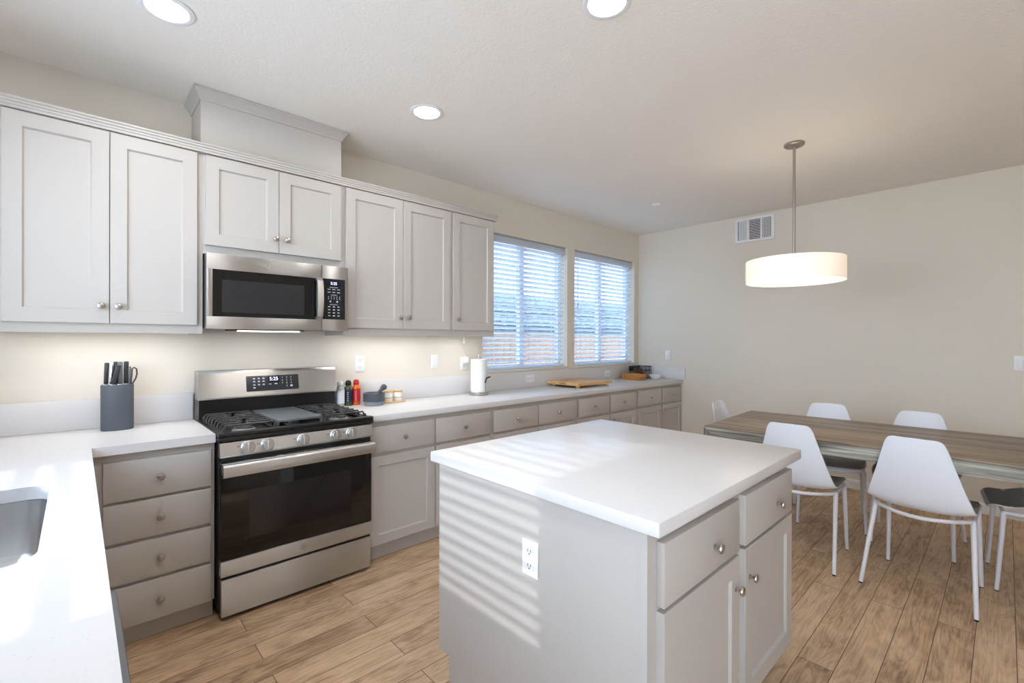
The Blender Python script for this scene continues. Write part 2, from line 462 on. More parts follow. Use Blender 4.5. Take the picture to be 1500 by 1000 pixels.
def blind(label, length, top, bottom, pitch, tilt, loc, rz, cords, wand, group):
    """local x along the window, local +y towards outside; origin at left end, floor height"""
    t = thing('window_blind', label, 'window blind', loc, rz, group)
    MB().box(0, length, -0.028, 0.028, top-0.055, top, 0.003).build('headrail', m_blind, t)
    MB().box(0.002, length-0.002, -0.034, -0.030, top-0.072, top-0.002, 0.0015).build('valance', m_blind, t)
    b = MB(); z = top-0.085; zs = []
    c, s_ = math.cos(tilt), math.sin(tilt)
    while z > bottom+0.05:
        zs.append(z)
        q = bmesh.new(); n = 4; lo = []; hi = []
        for k in range(n+1):
            a = -0.025+0.05*k/n; crv = 0.0022*(1-(a/0.025)**2)
            yy = a*c; zz = -a*s_+crv            # room edge (a<0) higher
            lo.append((yy, zz)); hi.append((yy, zz+0.0026))
        poly = lo+hi[::-1]
        MBp = [(p[0], z+p[1]) for p in poly]
        b.prism(MBp, 0.004, length-0.004, 'x')
        z -= pitch
    q.free()
    b.build('slats', m_blind, t)
    MB().box(0.003, length-0.003, -0.026, 0.026, bottom, bottom+0.020, 0.004).build('bottom_rail', m_blind, t)
    for cx in cords:
        b = MB()
        for yy in (-0.0265, 0.0265): b.tube([(cx, yy, bottom+0.01), (cx, yy, top-0.05)], 0.0011, 5)
        for zz in zs: b.tube([(cx, -0.0265, zz), (cx, 0.0265, zz-0.003)], 0.0008, 4)
        b.build('ladder_cord', m_blind, t)
    if wand: MB().tube([(wand, -0.042, top-0.05), (wand, -0.045, top-0.75)], [0.0035, 0.0045], 6).build('tilt_wand', m_white, t)
    return t
blind('white slatted blind in the window nearer the wall cabinets, half behind the paper towels', 1.176, 2.375, 1.108, 0.0465, R(27), (2.692, D+0.058, 0), 0, (0.16, 0.60, 1.02), None, 'white slatted window blinds')
blind('white slatted blind in the window nearer the room corner, with a tilt wand', 1.186, 2.375, 1.108, 0.0465, R(27), (4.008, D+0.058, 0), 0, (0.16, 0.60, 1.02), 0.07, 'white slatted window blinds')
blind('white slatted blind in the sunlit window over the sink', 1.428, 2.375, 1.125, 0.0535, R(2), (XL-0.058, W3[0]+0.006, 0), R(90), (0.16, 0.60, 1.25), None, 'white slatted window blinds')

# ------------------------------------------------------------------ outside
struct(MB().box(-14, 24, D+WT+0.02, 24, -0.32, -0.25).build('ground', m_ground, smooth=False))
tf = thing('wood_fence', 'orange brown board fence outside the back windows', 'fence', (0, 5.6, -0.25))
b = MB(); x = 0.5
while x < 14: b.box(x, x+0.138, 0, 0.018, 0.02, 1.72+0.004*math.sin(x*9), 0.003, 1); x += 0.143
b.build('boards', m_fence, tf)
b = MB()
for zz in (0.35, 1.45): b.box(0.5, 14, 0.018, 0.055, zz, zz+0.085)
b.build('rails', m_fence, tf)
th = thing('neighbor_house', 'pale neighbouring house with a dark tile roof seen through the blinds', 'house', (0, 9, -0.25))
MB().box(-4, 20, 0.6, 6, 0, 2.1).build('house_wall', m_stucco, th, smooth=False)
b = MB()
for k in range(11):
    y0_, z0_ = 0.0+k*0.26, 1.95+k*0.115
    for i in range(96):
        xx = -4+i*0.25
        b.box(xx+0.01, xx+0.235, y0_, y0_+0.36, z0_-0.02+0.012*((i+k) % 2), z0_+0.05+0.012*((i+k) % 2))
b.build('roof_tiles', m_roof, th, smooth=False)
MB().prism([(0.0, 1.9), (3.0, 3.2), (6.4, 1.9)], -4, 20, 'x').build('roof_deck', m_roof, th, smooth=False)

# ------------------------------------------------------------------ kitchen cabinets
def knob_bm(sc_=1.0):
    """mushroom knob pointing to -y, base at y=0"""
    k = sc_
    return MB().lathe([(0, 0), (0.0085*k, 0), (0.0085*k, 0.002), (0.0055*k, 0.004), (0.0048*k, 0.012), (0.0075*k, 0.016), (0.0145*k, 0.019), (0.0160*k, 0.0225), (0.0140*k, 0.0265), (0.0075*k, 0.0292), (0, 0.030)], 24,
                      Matrix.Rotation(R(90), 4, 'X'))
KN = knob_bm().build('knob', m_nickel)
KNM = KN.data; bpy.data.objects.remove(KN)
def knob(parent, x, y, z):
    o = bpy.data.objects.new('knob', KNM); COL.objects.link(o); o.parent = parent; o.location = (x, y, z)
    return o
def drawer_front(parent, x0, x1, z0, z1, y, th=0.02, kx=None, kz=None):
    o = MB().box(x0, x1, y-th, y, z0, z1, 0.002).build('drawer', m_cab, parent)
    knob(o, (x0+x1)/2 if kx is None else kx, y-th, (z0+z1)/2 if kz is None else kz)
    return o
def shaker(parent, x0, x1, z0, z1, y, rail=0.060, rec=0.011, th=0.02, kx=None, kz=None):
    """frame and recessed panel door, front at y-th"""
    b = bmesh.new()
    yf, yp = y-th, y-th+rec
    o = [(x0, z0), (x1, z0), (x1, z1), (x0, z1)]
    i = [(x0+rail, z0+rail), (x1-rail, z0+rail), (x1-rail, z1-rail), (x0+rail, z1-rail)]
    c = 0.0015
    e = [(x0+c, z0+c), (x1-c, z0+c), (x1-c, z1-c), (x0+c, z1-c)]
    j = [(x0+rail+0.006, z0+rail+0.006), (x1-rail-0.006, z0+rail+0.006), (x1-rail-0.006, z1-rail-0.006), (x0+rail+0.006, z1-rail-0.006)]
    V = lambda L, yy: [b.verts.new((p[0], yy, p[1])) for p in L]
    B_, O_, E_, I_, J_ = V(o, y), V(o, yf+c), V(e, yf), V(i, yf), V(j, yp)
    b.faces.new(B_)
    for A, C in ((B_, O_), (O_, E_), (E_, I_), (I_, J_)):
        for k in range(4): b.faces.new((A[k], A[(k+1) % 4], C[(k+1) % 4], C[k]))
    b.faces.new(J_[::-1])
    bmesh.ops.recalc_face_normals(b, faces=b.faces[:])
    ob = MB().merge(b).build('door', m_cab, parent, smooth=False)
    if kx is not None: knob(ob, kx, y-th, kz)
    return ob

YB = 2.685          # base cabinet face frame
def base_cabinet(label, x0, x1, drawers, doors, group='grey base cabinets', end=None):
    t = thing('base_cabinet', label, 'cabinet', (0, 0, 0), 0, group)
    b = MB().box(x0, x1, YB, D-0.004, 0.095, CT-0.042)
    b.build('body', m_cab, t, smooth=False)
    MB().box(x0, x1, 2.725, 2.745, 0.0, 0.095).build('toe_kick', m_cab, t, smooth=False)
    for (a, c, zz0, zz1) in drawers: drawer_front(t, a, c, zz0, zz1, YB)
    for (a, c, zz0, zz1, kx, kz) in doors: shaker(t, a, c, zz0, zz1, YB, kx=kx, kz=kz)
    return t
base_cabinet('grey cabinet of four drawers left of the range', -0.02, 0.497,
    [(0.082, 0.480, 0.664, 0.838), (0.082, 0.480, 0.481, 0.650), (0.082, 0.480, 0.296, 0.465), (0.082, 0.480, 0.098, 0.279)], [])
ux = [(1.303, 1.783, 1.790, 2.278), (2.316, 2.800, 2.814, 3.300), (3.337, 3.822, 3.836, 4.296), (4.346, 4.820, 4.842, 5.290)]
ul = ['grey base cabinet directly right of the range', 'grey base cabinet second from the range, under the paper towels', 'grey base cabinet third from the range, below the wooden board', 'grey base cabinet at the far end against the far wall']
ue = [(1.303, 2.298), (2.298, 3.318), (3.318, 4.322), (4.322, 5.300)]
for (a, c, d, e), lb, (ea, eb) in zip(ux, ul, ue):
    base_cabinet(lb, ea+0.0005, eb-0.0005, [(a+0.005, c, 0.676, 0.842), (d, e, 0.676, 0.842)],
                 [(a+0.005, c, 0.106, 0.655, c-0.04, 0.60), (d, e, 0.106, 0.655, d+0.04, 0.60)])
# filler strip between range cabinet and corner, sink run facing +x
ts = thing('sink_cabinet', 'grey sink cabinet run under the left counter', 'cabinet', (0, 0, 0))
MB().box(XL+0.004, 0.000, 1.35, 2.683, 0.095, CT-0.30).build('body', m_cab, ts, smooth=False)
MB().box(-0.020, 0.000, 1.35, 2.683, CT-0.30, CT-0.042).build('face_frame', m_cab, ts, smooth=False)
MB().box(-0.07, -0.05, 1.35, 2.683, 0, 0.095).build('toe_kick', m_cab, ts, smooth=False)
td = thing('dishwasher', 'grey dishwasher front edge below the left counter', 'dishwasher', (0, 0, 0))
MB().box(-0.56, 0.0, 0.70, 1.34, 0.10, CT-0.045).build('body', m_blackmetal, td, smooth=False)
MB().box(0.002, 0.062, 0.70, 1.30, 0.11, CT-0.072, 0.004).build('door', m_dwgrey, td)
MB().box(-0.08, -0.06, 0.70, 1.34, 0, 0.10).build('toe_kick', m_black, td, smooth=False)

# upper cabinets
YU = 2.956
def upper(label, x0, x1, z0, z1, doors, group='grey wall cabinets'):
    t = thing('wall_cabinet', label, 'cabinet', (0, 0, 0), 0, group)
    b = MB()
    b.box(x0, x1, YU, D-0.003, z0+0.020, z1); b.box(x0, x1, YU, YU+0.020, z0, z0+0.020)
    b.box(x0, x0+0.016, YU+0.020, D-0.003, z0, z0+0.020); b.box(x1-0.016, x1, YU+0.020, D-0.003, z0, z0+0.020)
    b.build('body', m_cab, t, smooth=False)
    for (a, c, zz0, zz1, kx, kz) in doors: shaker(t, a, c, zz0, zz1, YU, rail=0.062, kx=kx, kz=kz)
    return t
upper('tall grey two-door wall cabinet left of the microwave', -0.262, 0.4915, 1.410, 2.376, [(-0.238, 0.1125, 1.455, 2.370, 0.083, 1.536), (0.1155, 0.465, 1.455, 2.370, 0.146, 1.536)])
upper('short grey two-door wall cabinet above the microwave', 0.492, 1.262, 1.842, 2.376, [(0.502, 0.868, 1.888, 2.370, 0.847, 1.966), (0.871, 1.243, 1.888, 2.370, 0.909, 1.966)])
upper('tall grey two-door wall cabinet right of the microwave', 1.2625, 2.1125, 1.410, 2.376, [(1.277, 1.690, 1.459, 2.370, 1.667, 1.537), (1.693, 2.102, 1.459, 2.370, 1.730, 1.537)])
upper('narrow grey one-door wall cabinet beside the window', 2.113, 2.560, 1.410, 2.376, [(2.130, 2.541, 1.459, 2.370, 2.170, 1.540)])

# crown trim along the top of the wall cabinets
prof = [(YU, 2.378), (YU-0.022, 2.378), (YU-0.022, 2.388), (YU-0.026, 2.392), (YU-0.026, 2.400), (YU-0.032, 2.404), (YU-0.032, 2.412), (YU-0.038, 2.416), (YU-0.038, 2.424), (YU, 2.424)]
tag(MB().prism(prof, -0.262, 2.578, 'x').box(2.5605, 2.578, YU, D-0.004, 2.378, 2.424).build('cabinet_crown_trim', m_cab, smooth=False), 'stepped grey trim running along the top of the wall cabinets', 'trim')
tv = thing('duct_cover', 'grey boxed duct cover above the microwave cabinet reaching the ceiling', 'duct cover')
MB().box(0.487, 1.262, 2.985, D-0.003, 2.378, CH-0.002).build('panel', m_cab, tv, smooth=False)
cp = [(0.0, 0.0), (0.006, 0.0), (0.010, 0.014), (0.030, 0.044), (0.036, 0.050), (0.036, 0.060), (0.0, 0.060)]   # (out, up)
b = bmesh.new()
zb = CH-0.062
rows = []
for (o_, u_) in cp:
    rows.append([b.verts.new(p) for p in ((0.487-o_, D-0.003, zb+u_), (0.487-o_, 2.985-o_, zb+u_), (1.262+o_, 2.985-o_, zb+u_), (1.262+o_, D-0.003, zb+u_))])
for A, C in zip(rows, rows[1:]):
    for k in range(3): b.faces.new((A[k], A[k+1], C[k+1], C[k]))
bmesh.ops.recalc_face_normals(b, faces=b.faces[:])
MB().merge(b).build('crown', m_cab, tv, smooth=False)

# ------------------------------------------------------------------ counters, splashes, sink
def rrect(x0, x1, y0, y1, r, n=6):
    P = []
    for cx, cy, a0 in ((x1-r, y1-r, 0), (x0+r, y1-r, 90), (x0+r, y0+r, 180), (x1-r, y0+r, 270)):
        for k in range(n+1):
            a = R(a0+90*k/n); P.append((cx+r*math.cos(a), cy+r*math.sin(a)))
    return P
SK = (-0.50, -0.062, 1.385, 2.092)
def counter_left():
    b = bmesh.new()
    outer = [(XL+0.003, 0.30), (0.045, 0.30), (0.045, 2.650), (0.496, 2.650), (0.496, D-0.003), (XL+0.003, D-0.003)]
    hole = rrect(*SK, 0.06)
    def ring(L, z):
        vs = [b.verts.new((p[0], p[1], z)) for p in L]
        return vs, [b.edges.new((vs[i], vs[(i+1) % len(vs)])) for i in range(len(vs))]
    for z in (CT, CT-0.040):
        vo, eo = ring(outer, z); vh, eh = ring(hole, z)
        bmesh.ops.triangle_fill(b, use_beauty=True, edges=eo+eh)
        if z == CT: top = (vo, vh)
        else: bot = (vo, vh)
    for A, C in zip(top, bot):
        for i in range(len(A)):
            j = (i+1) % len(A); b.faces.new((A[i], A[j], C[j], C[i]))
    bmesh.ops.recalc_face_normals(b, faces=b.faces[:])
    return MB().merge(b)
tag(counter_left().build('countertop', m_quartz, ang=30), 'white quartz L-shaped countertop with the sink cut-out', 'countertop')
tag(MB().box(1.302, XW-0.003, 2.650, D-0.003, CT-0.040, CT, 0.003).build('countertop', m_quartz), 'long white quartz countertop right of the range', 'countertop')
tag(MB().box(XL+0.003, 0.492, D-0.022, D-0.003, CT+0.0005, 1.070, 0.002).build('backsplash', m_quartz), 'short white quartz backsplash behind the knife block', 'backsplash')
tag(MB().box(1.302, XW-0.0035, D-0.022, D-0.003, CT+0.0005, 1.076, 0.002).build('backsplash', m_quartz), 'long white quartz backsplash below the windows', 'backsplash')
tag(MB().box(XW-0.022, XW-0.003, 2.622, D-0.0225, CT+0.0005, 1.072, 0.002).build('backsplash', m_quartz), 'white quartz side splash against the far wall', 'backsplash')
# window stools
for w, k in ((W1, 1), (W2, 2)):
    struct(MB().box(w[0], w[1], D-0.012, D+0.10, w[2]-0.020, w[2]-0.001, 0.002).build('trim_%d' % k, m_wall))
tk = thing('sink', 'undermount stainless steel sink bowl in the left counter', 'sink')
b = bmesh.new(); rows = []
for (ins, z, r) in ((-0.012, CT-0.041, 0.066), (0.002, CT-0.041, 0.058), (0.003, CT-0.06, 0.058), (0.012, CT-0.20, 0.056), (0.030, CT-0.232, 0.05), (0.06, CT-0.240, 0.04)):
    rows.append([b.verts.new((p[0], p[1], z)) for p in rrect(SK[0]+ins, SK[1]-ins, SK[2]+ins, SK[3]-ins, r)])
for A, C in zip(rows, rows[1:]):
    for i in range(len(A)):
        j = (i+1) % len(A); b.faces.new((A[i], A[j], C[j], C[i]))
b.faces.new(rows[-1])
bmesh.ops.recalc_face_normals(b, faces=b.faces[:])
for f_ in b.faces: f_.normal_flip()
MB().merge(b).build('bowl', m_sinksteel, tk, ang=50)
MB().lathe([(0, 0.003), (0.02, 0.003), (0.042, 0.002), (0.045, 0)], 24, Matrix.Translation((-0.28, 1.74, CT-0.2395))).build('drain', m_nickel, tk)

# ------------------------------------------------------------------ outlets and switches
def outlet_mesh(parent, w=0.072, h=0.117, kind='duplex'):
    """plate in the xz plane facing -y, centred"""
    o = MB().box(-w/2, w/2, -0.006, 0, -h/2, h/2, 0.002).build('plate', m_white, parent)
    if kind == 'duplex':
        for s in (-1, 1):
            MB().box(-0.017, 0.017, -0.0085, -0.0055, s*0.024-0.016, s*0.024+0.016, 0.003).build('receptacle', m_white, parent)
            MB().box(-0.008, -0.0055, -0.0088, -0.008, s*0.024-0.002, s*0.024+0.008).box(0.0055, 0.008, -0.0088, -0.008, s*0.024-0.002, s*0.024+0.008).box(-0.0025, 0.0025, -0.0088, -0.008, s*0.024-0.010, s*0.024-0.0055).build('slots', m_slot, parent, smooth=False)
    else:
        n = 2 if w > 0.1 else 1
        for k in range(n):
            cx = 0 if n == 1 else (-0.023+0.046*k)
            MB().box(cx-0.0165, cx+0.0165, -0.010, -0.0055, -0.033, 0.033, 0.002).build('rocker', m_white, parent)
def outlet(label, loc, rz=0, roll=0, kind='duplex', w=0.072, h=0.117, name='wall_outlet', cat='outlet', group='white wall outlets'):
    t = thing(name, label, cat, loc, rz, group)
    if roll: t.rotation_euler = (0, roll, rz)
    outlet_mesh(t, w, h, kind); return t
outlet('white duplex outlet above the oil bottles, right of the range', (1.519, D-0.0005, 1.204))
outlet('white outlet on the wall between the range and the paper towels', (2.170, D-0.0005, 1.202), kind='rocker', name='wall_switch', cat='switch')
to = outlet('white outlet behind the paper towels with a power adapter plugged in', (2.476, D-0.0005, 1.180))
outlet('white sideways outlet in the splash left of the wooden board', (3.279, D-0.0225, 1.003), roll=R(90))
outlet('white sideways outlet in the splash right of the wooden board', (4.584, D-0.0225, 0.990), roll=R(90))
outlet('white outlet on the sunlit side of the island', (1.0998, 1.078, 0.655), R(-90))
outlet('white rocker switch on the far wall above the counter end', (XW-0.0005, 2.846, 1.205), R(-90), kind='rocker', name='wall_switch', cat='switch', group='wall switches')
outlet('white double rocker switch on the far wall above the table, at the right edge', (XW-0.0005, -0.098, 1.210), R(-90), kind='rocker', w=0.118, name='wall_switch', cat='switch', group='wall switches')

# power adapter and cord under the narrow cabinet, LED bars below the wall cabinets
ta = thing('power_adapter', 'white power adapter and cord plugged in behind the paper towels', 'adapter', (2.476, D-0.0095, 1.205))
MB().box(-0.022, 0.026, -0.040, 0, -0.022, 0.030, 0.006).build('adapter_body', m_white, ta)
MB().tube([(0.0, -0.02, 0.028), (-0.02, -0.014, 0.07), (-0.035, -0.012, 0.11), (-0.03, -0.016, 0.15), (-0.018, -0.03, 0.20)], 0.0028, 8).build('cord', m_white, ta)
MB().box(-0.034, -0.018, -0.038, -0.022, 0.145, 0.20, 0.004).build('inline_switch', m_white, ta)
def led_bar(label, x0, x1):
    t = thing('under_cabinet_light', label, 'light', ((x0+x1)/2, D-0.20, 1.4295), 0, 'under cabinet lights')
    L = (x1-x0)/2
    MB().box(-L, L, -0.018, 0.018, -0.012, 0, 0.003).build('housing', m_white, t)
    MB().box(-L+0.01, L-0.01, -0.013, 0.013, -0.0155, -0.012).build('lens', m_led, t, smooth=False)
    ld = bpy.data.lights.new('under_cabinet_glow', 'AREA'); ld.shape = 'RECTANGLE'; ld.size = 2*L-0.04; ld.size_y = 0.03; ld.energy = 1.4*(2*L); ld.color = (0.97, 0.985, 1.0)
    lo = bpy.data.objects.new('under_cabinet_glow', ld); COL.objects.link(lo); lo.parent = t; lo.location = (0, 0, -0.020)
led_bar('slim light bar under the wall cabinet left of the range', -0.20, 0.44)
led_bar('slim light bar under the wall cabinet right of the range', 1.32, 2.06)
led_bar('slim light bar under the narrow wall cabinet by the window', 2.18, 2.52)

# ------------------------------------------------------------------ gas range
def emblem(parent, x, y, z, r):
    o = MB().lathe([(0, 0.001), (r*0.86, 0.001), (r*0.9, 0.0022), (r, 0.0022), (r, 0)], 32, Matrix.Translation((x, y, z)) @ Matrix.Rotation(R(90), 4, 'X')).build('emblem', m_knobsteel, parent)
    b = MB()
    for k in range(4):
        a = k*PI/2+0.5
        b.tube([(x+r*0.62*math.cos(a+q*0.28)*(1-0.08*q), y-0.0016, z+r*0.62*math.sin(a+q*0.28)*(1-0.08*q)) for q in range(6)], r*0.05, 5)
    b.tube([(x-r*0.42+r*0.12*q, y-0.0016, z+r*0.28*math.sin(q*1.3)) for q in range(8)], r*0.06, 5)
    b.build('monogram', m_nickel, o)
tr = thing('gas_range', 'stainless steel gas range with black glass oven door and griddle', 'range', (0, 0, 0))
RX0, RX1 = 0.503, 1.296
RY = 2.605
MB().box(RX0+0.004, RX1-0.004, RY+0.030, D-0.012, 0.045, 0.885).build('body', m_blackmetal, tr, smooth=False)
b = MB()
for fx in (RX0+0.06, RX1-0.06):
    for fy in (RY+0.08, D-0.08): b.lathe([(0, 0), (0.018, 0), (0.018, 0.046), (0, 0.046)], 12, Matrix.Translation((fx, fy, 0)))
b.build('leveling_feet', m_black, tr)
MB().box(RX0+0.008, RX1-0.010, RY, RY+0.03, 0.022, 0.205, 0.005).build('storage_drawer', m_steel, tr)
MB().box(RX0+0.010, RX1-0.012, RY+0.012, RY+0.03, 0.2051, 0.2205).build('drawer_gap', m_black, tr, smooth=False)
dr = MB().box(RX0+0.004, RX1-0.008, RY-0.004, RY+0.0295, 0.298, 0.770, 0.004).build('oven_door', m_blackglass, tr)
MB().box(RX0+0.004, RX1-0.008, RY-0.010, RY+0.0295, 0.222, 0.2975, 0.003).build('lower_trim', m_steel, dr)
MB().box(0.630, 1.160, RY-0.0050, RY-0.0041, 0.385, 0.625, 0.0002, 1).build('oven_window', m_ovenwin, dr)
hb = MB().prism([(RY-0.058, 0.716), (RY-0.062, 0.722), (RY-0.064, 0.742), (RY-0.060, 0.766), (RY-0.052, 0.774), (RY-0.034, 0.774), (RY-0.034, 0.768), (RY-0.048, 0.760), (RY-0.048, 0.724), (RY-0.040, 0.716)], RX0+0.006, RX1-0.010, 'x').build('handle', m_steel, dr)
for xx in (RX0+0.008, RX1-0.036): MB().box(xx, xx+0.024, RY-0.040, RY-0.004, 0.722, 0.766, 0.004).build('handle_bracket', m_steel, hb)
# vented top rail of the door
b = MB().box(RX0+0.006, RX1-0.010, RY-0.034, RY+0.028, 0.7705, 0.778)
b.build('vent_rail', m_steel, dr, smooth=False)
b = MB()
for a, c in ((0.655, 0.755), (0.785, 0.895), (0.905, 1.015), (1.045, 1.145)): b.box(a, c, RY-0.026, RY-0.014, 0.7775, 0.7786)
b.build('vent_slots', m_black, dr, smooth=False)
MB().box(RX0+0.008, RX1-0.012, RY+0.004, RY+0.03, 0.779, 0.804).build('shadow_gap', m_black, tr, smooth=False)
b = bmesh.new()
cpn = MB().prism([(RY-0.008, 0.803), (RY-0.014, 0.812), (RY-0.004, 0.874), (RY+0.03, 0.878), (RY+0.03, 0.803)], RX0+0.001, RX1-0.008, 'x').build('control_panel', m_steel, tr, smooth=False)
b.free()
KY = RY-0.0095
for i, kx in enumerate((0.624, 0.714, 0.891, 1.068, 1.158)):
    kz = 0.840
    mt = Matrix.Translation((kx, KY, kz)) @ Matrix.Rotation(R(90-9), 4, 'X')
    kb = MB().lathe([(0, 0), (0.031, 0), (0.032, 0.004), (0.0275, 0.008), (0.0265, 0.024), (0.024, 0.027), (0, 0.028)], 36, mt)
    k_ = kb.build('burner_knob', m_knobsteel, tr)
    MB().box(-0.0055, 0.0055, -0.024, 0.024, 0.027, 0.034, 0.002).xf(mt).build('knob_grip', m_knobsteel, k_)
    MB().lathe([(0, 0), (0.0025, 0), (0.0025, 0.0008), (0, 0.0008)], 10, Matrix.Translation((kx+0.012, KY-0.0015, kz+0.040)) @ Matrix.Rotation(R(81), 4, 'X')).build('dot_mark', m_slot, cpn)
    MB().box(kx-0.047, kx-0.043, RY-0.0100, RY-0.006, 0.848, 0.852).box(kx-0.041, kx-0.037, RY-0.0100, RY-0.006, 0.848, 0.852).build('burner_mark', m_slot, cpn, smooth=False)
# cooktop
b = MB()
b.box(RX0-0.004, RX1+0.004, RY-0.006, 3.165, 0.8785, 0.900, 0.004)
b.box(RX0-0.004, RX1+0.004, RY-0.006, RY+0.035, 0.9005, 0.922, 0.005)
b.box(RX0-0.004, RX0+0.018, RY+0.0355, 3.165, 0.9005, 0.918, 0.003)
b.box(RX1-0.018, RX1+0.004, RY+0.0355, 3.165, 0.9005, 0.918, 0.003)
b.build('cooktop', m_black, tr)
for bx, by, br in ((0.645, 2.76, 0.045), (0.645, 3.02, 0.036), (1.155, 2.76, 0.045), (1.155, 3.02, 0.036), (0.90, 2.80, 0.034), (0.90, 2.96, 0.034)):
    bb = MB().lathe([(0, 0), (br*1.25, 0), (br*1.25, 0.006), (br, 0.010), (br, 0.016), (0, 0.016)], 28, Matrix.Translation((bx, by, 0.9005))).build('burner', m_burner, tr)
    MB().lathe([(0, 0), (br*0.9, 0), (br*0.92, 0.004), (br*0.8, 0.007), (0, 0.007)], 28, Matrix.Translation((bx, by, 0.9168))).build('burner_cap', m_iron, bb)
def grate(x0, x1):
    b = MB(); y0_, y1_ = 2.655, 3.145; zt = 0.952; zf = 0.912
    xm = (x0+x1)/2; rr = 0.0052
    for (xa, ya, xb, yb) in ((x0, y0_, x0, y1_), (x1, y0_, x1, y1_), (x0, y0_, x1, y0_), (x0, y1_, x1, y1_)):
        b.tube([(xa, ya, zf), (xb, yb, zf)], 0.0055, 8)
    n = 7
    for k in range(n+1):
        yy = y0_+0.004+(y1_-y0_-0.008)*k/n
        near = min(abs(yy-(y0_+(y1_-y0_)*0.25)), abs(yy-(y0_+(y1_-y0_)*0.75)))
        g = 0.034 if near < 0.05 else 0.0
        for s_, xe in ((1, x0), (-1, x1)):
            b.tube([(xe, yy, zf), (xe+s_*0.003, yy, zt-0.016), (xe+s_*0.010, yy, zt-0.005), (xe+s_*0.022, yy, zt-rr), (xm-s_*g, yy, zt-rr)], rr, 8)
    b.tube([(xm, y0_+0.004, zt-rr), (xm, y0_+0.07, zt-rr)], rr, 8); b.tube([(xm, y1_-0.004, zt-rr), (xm, y1_-0.07, zt-rr)], rr, 8); b.tube([(xm, (y0_+y1_)/2-0.07, zt-rr), (xm, (y0_+y1_)/2+0.07, zt-rr)], rr, 8)
    for cy in (y0_+(y1_-y0_)*0.25, y0_+(y1_-y0_)*0.75):
        for a_ in (45, 135, 225, 315):
            ca, sa = math.cos(R(a_)), math.sin(R(a_))
            b.tube([(xm+0.020*ca, cy+0.020*sa, zt-rr), (xm+0.075*ca, cy+0.075*sa, zt-rr)], rr, 8)
    for fx in (x0, x1):
        for fy in (y0_, y1_): b.box(fx-0.008, fx+0.008, fy-0.008, fy+0.008, 0.9005, 0.936, 0.002)
    return b
grate(0.530, 0.768).build('grate', m_iron, tr)
grate(1.030, 1.268).build('grate', m_iron, tr)
b = MB().box(0.778, 1.020, 2.66, 3.145, 0.935, 0.950, 0.004)
for fx in (0.785, 1.013):
    for fy in (2.67, 3.13): b.box(fx-0.006, fx+0.006, fy-0.006, fy+0.006, 0.9005, 0.935)
b.build('griddle', m_griddle, tr)
# back guard
b = MB().prism([(3.150, 0.9005), (3.150, 1.035), (3.200, 1.035), (3.200, 0.9005)], RX0+0.004, RX1-0.006, 'x')
b.build('back_guard', m_black, tr, smooth=False)
b = MB().prism([(3.118, 1.032), (3.112, 1.040), (3.140, 1.182), (3.150, 1.194), (3.162, 1.197), (3.235, 1.197), (3.235, 1.032)], RX0-0.005, RX1-0.006, 'x', 0.003)
bgp = b.build('back_console', m_steel, tr, ang=25)
MB().box(RX0-0.005, RX1-0.006, 3.2005, 3.238, 0.9005, 1.0315).build('guard_side', m_steel, tr, smooth=False)
tl = math.atan2(0.028, 0.142)       # tilt of the console face
CM = Matrix.Translation((0.893, 3.1262, 1.112)) @ Matrix.Rotation(-tl, 4, 'X')
pn = MB().box(-0.151, 0.151, -0.003, 0.004, -0.047, 0.047, 0.003).xf(CM).build('touch_panel', m_panel, bgp)
MB().box(-0.030, 0.036, -0.0036, -0.0031, 0.006, 0.040).xf(CM).build('display', m_dispb, bgp, smooth=False)
ptx = text('5:25', 'clock_digits', 0.030, m_disp, bgp, CM @ Vector((0.003, -0.0040, 0.023)), (R(90)-tl, 0, 0))
b = MB()
for i, xx in enumerate((-0.108, -0.082, -0.056)):
    for j, zz in enumerate((0.030, 0.012, -0.008)):
        b.box(xx-0.007, xx+0.007, -0.0036, -0.0031, zz-0.004, zz-0.0005); b.box(xx-0.005, xx+0.005, -0.0036, -0.0031, zz+0.001, zz+0.004)
b.box(-0.114, -0.102, -0.0036, -0.0031, -0.030, -0.022)
b.box(-0.026, -0.012, -0.0036, -0.0031, -0.010, -0.006).box(0.006, 0.022, -0.0036, -0.0031, -0.010, -0.004)
b.xf(CM).build('touch_icons', m_print, pn, smooth=False)
for i, ch in enumerate('1234567890'):
    cxx, czz = (0.052+0.026*(i % 3), 0.030-0.018*(i//3)) if ch != '0' else (0.078, -0.024)
    text(ch, 'key_digit', 0.014, m_print, pn, CM @ Vector((cxx, -0.0034, czz)), (R(90)-tl, 0, 0))
MB().box(0.098, 0.112, -0.0036, -0.0031, -0.030, -0.018).xf(CM).build('start_icon', m_print, pn, smooth=False)
emblem(dr, 0.895, RY-0.0101, 0.262, 0.018)

# ------------------------------------------------------------------ microwave
tm = thing('microwave', 'stainless over-the-range microwave with a dark window', 'microwave', (0, 0, 0))
MX0, MX1, MY = 0.494, 1.258, 2.868
MZ0, MZ1 = 1.436, 1.836
MB().box(MX0+0.003, MX1-0.003, MY+0.040, D-0.006, MZ0+0.004, MZ1-0.002).build('body', m_blackmetal, tm, smooth=False)
fr = MB()
fr.box(MX0, 1.092, MY, MY+0.0395, MZ0, 1.502, 0.003).box(MX0, 1.092, MY, MY+0.0395, 1.753, MZ1, 0.003)
fr.box(MX0, 0.522, MY, MY+0.0395, 1.500, 1.755, 0.003).box(1.062, 1.092, MY, MY+0.0395, 1.500, 1.755, 0.003)
dm = fr.build('door', m_steel, tm)
MB().box(0.5205, 1.0635, MY+0.003, MY+0.03, 1.5005, 1.7545).build('door_glass', m_blackglass, dm, smooth=False)
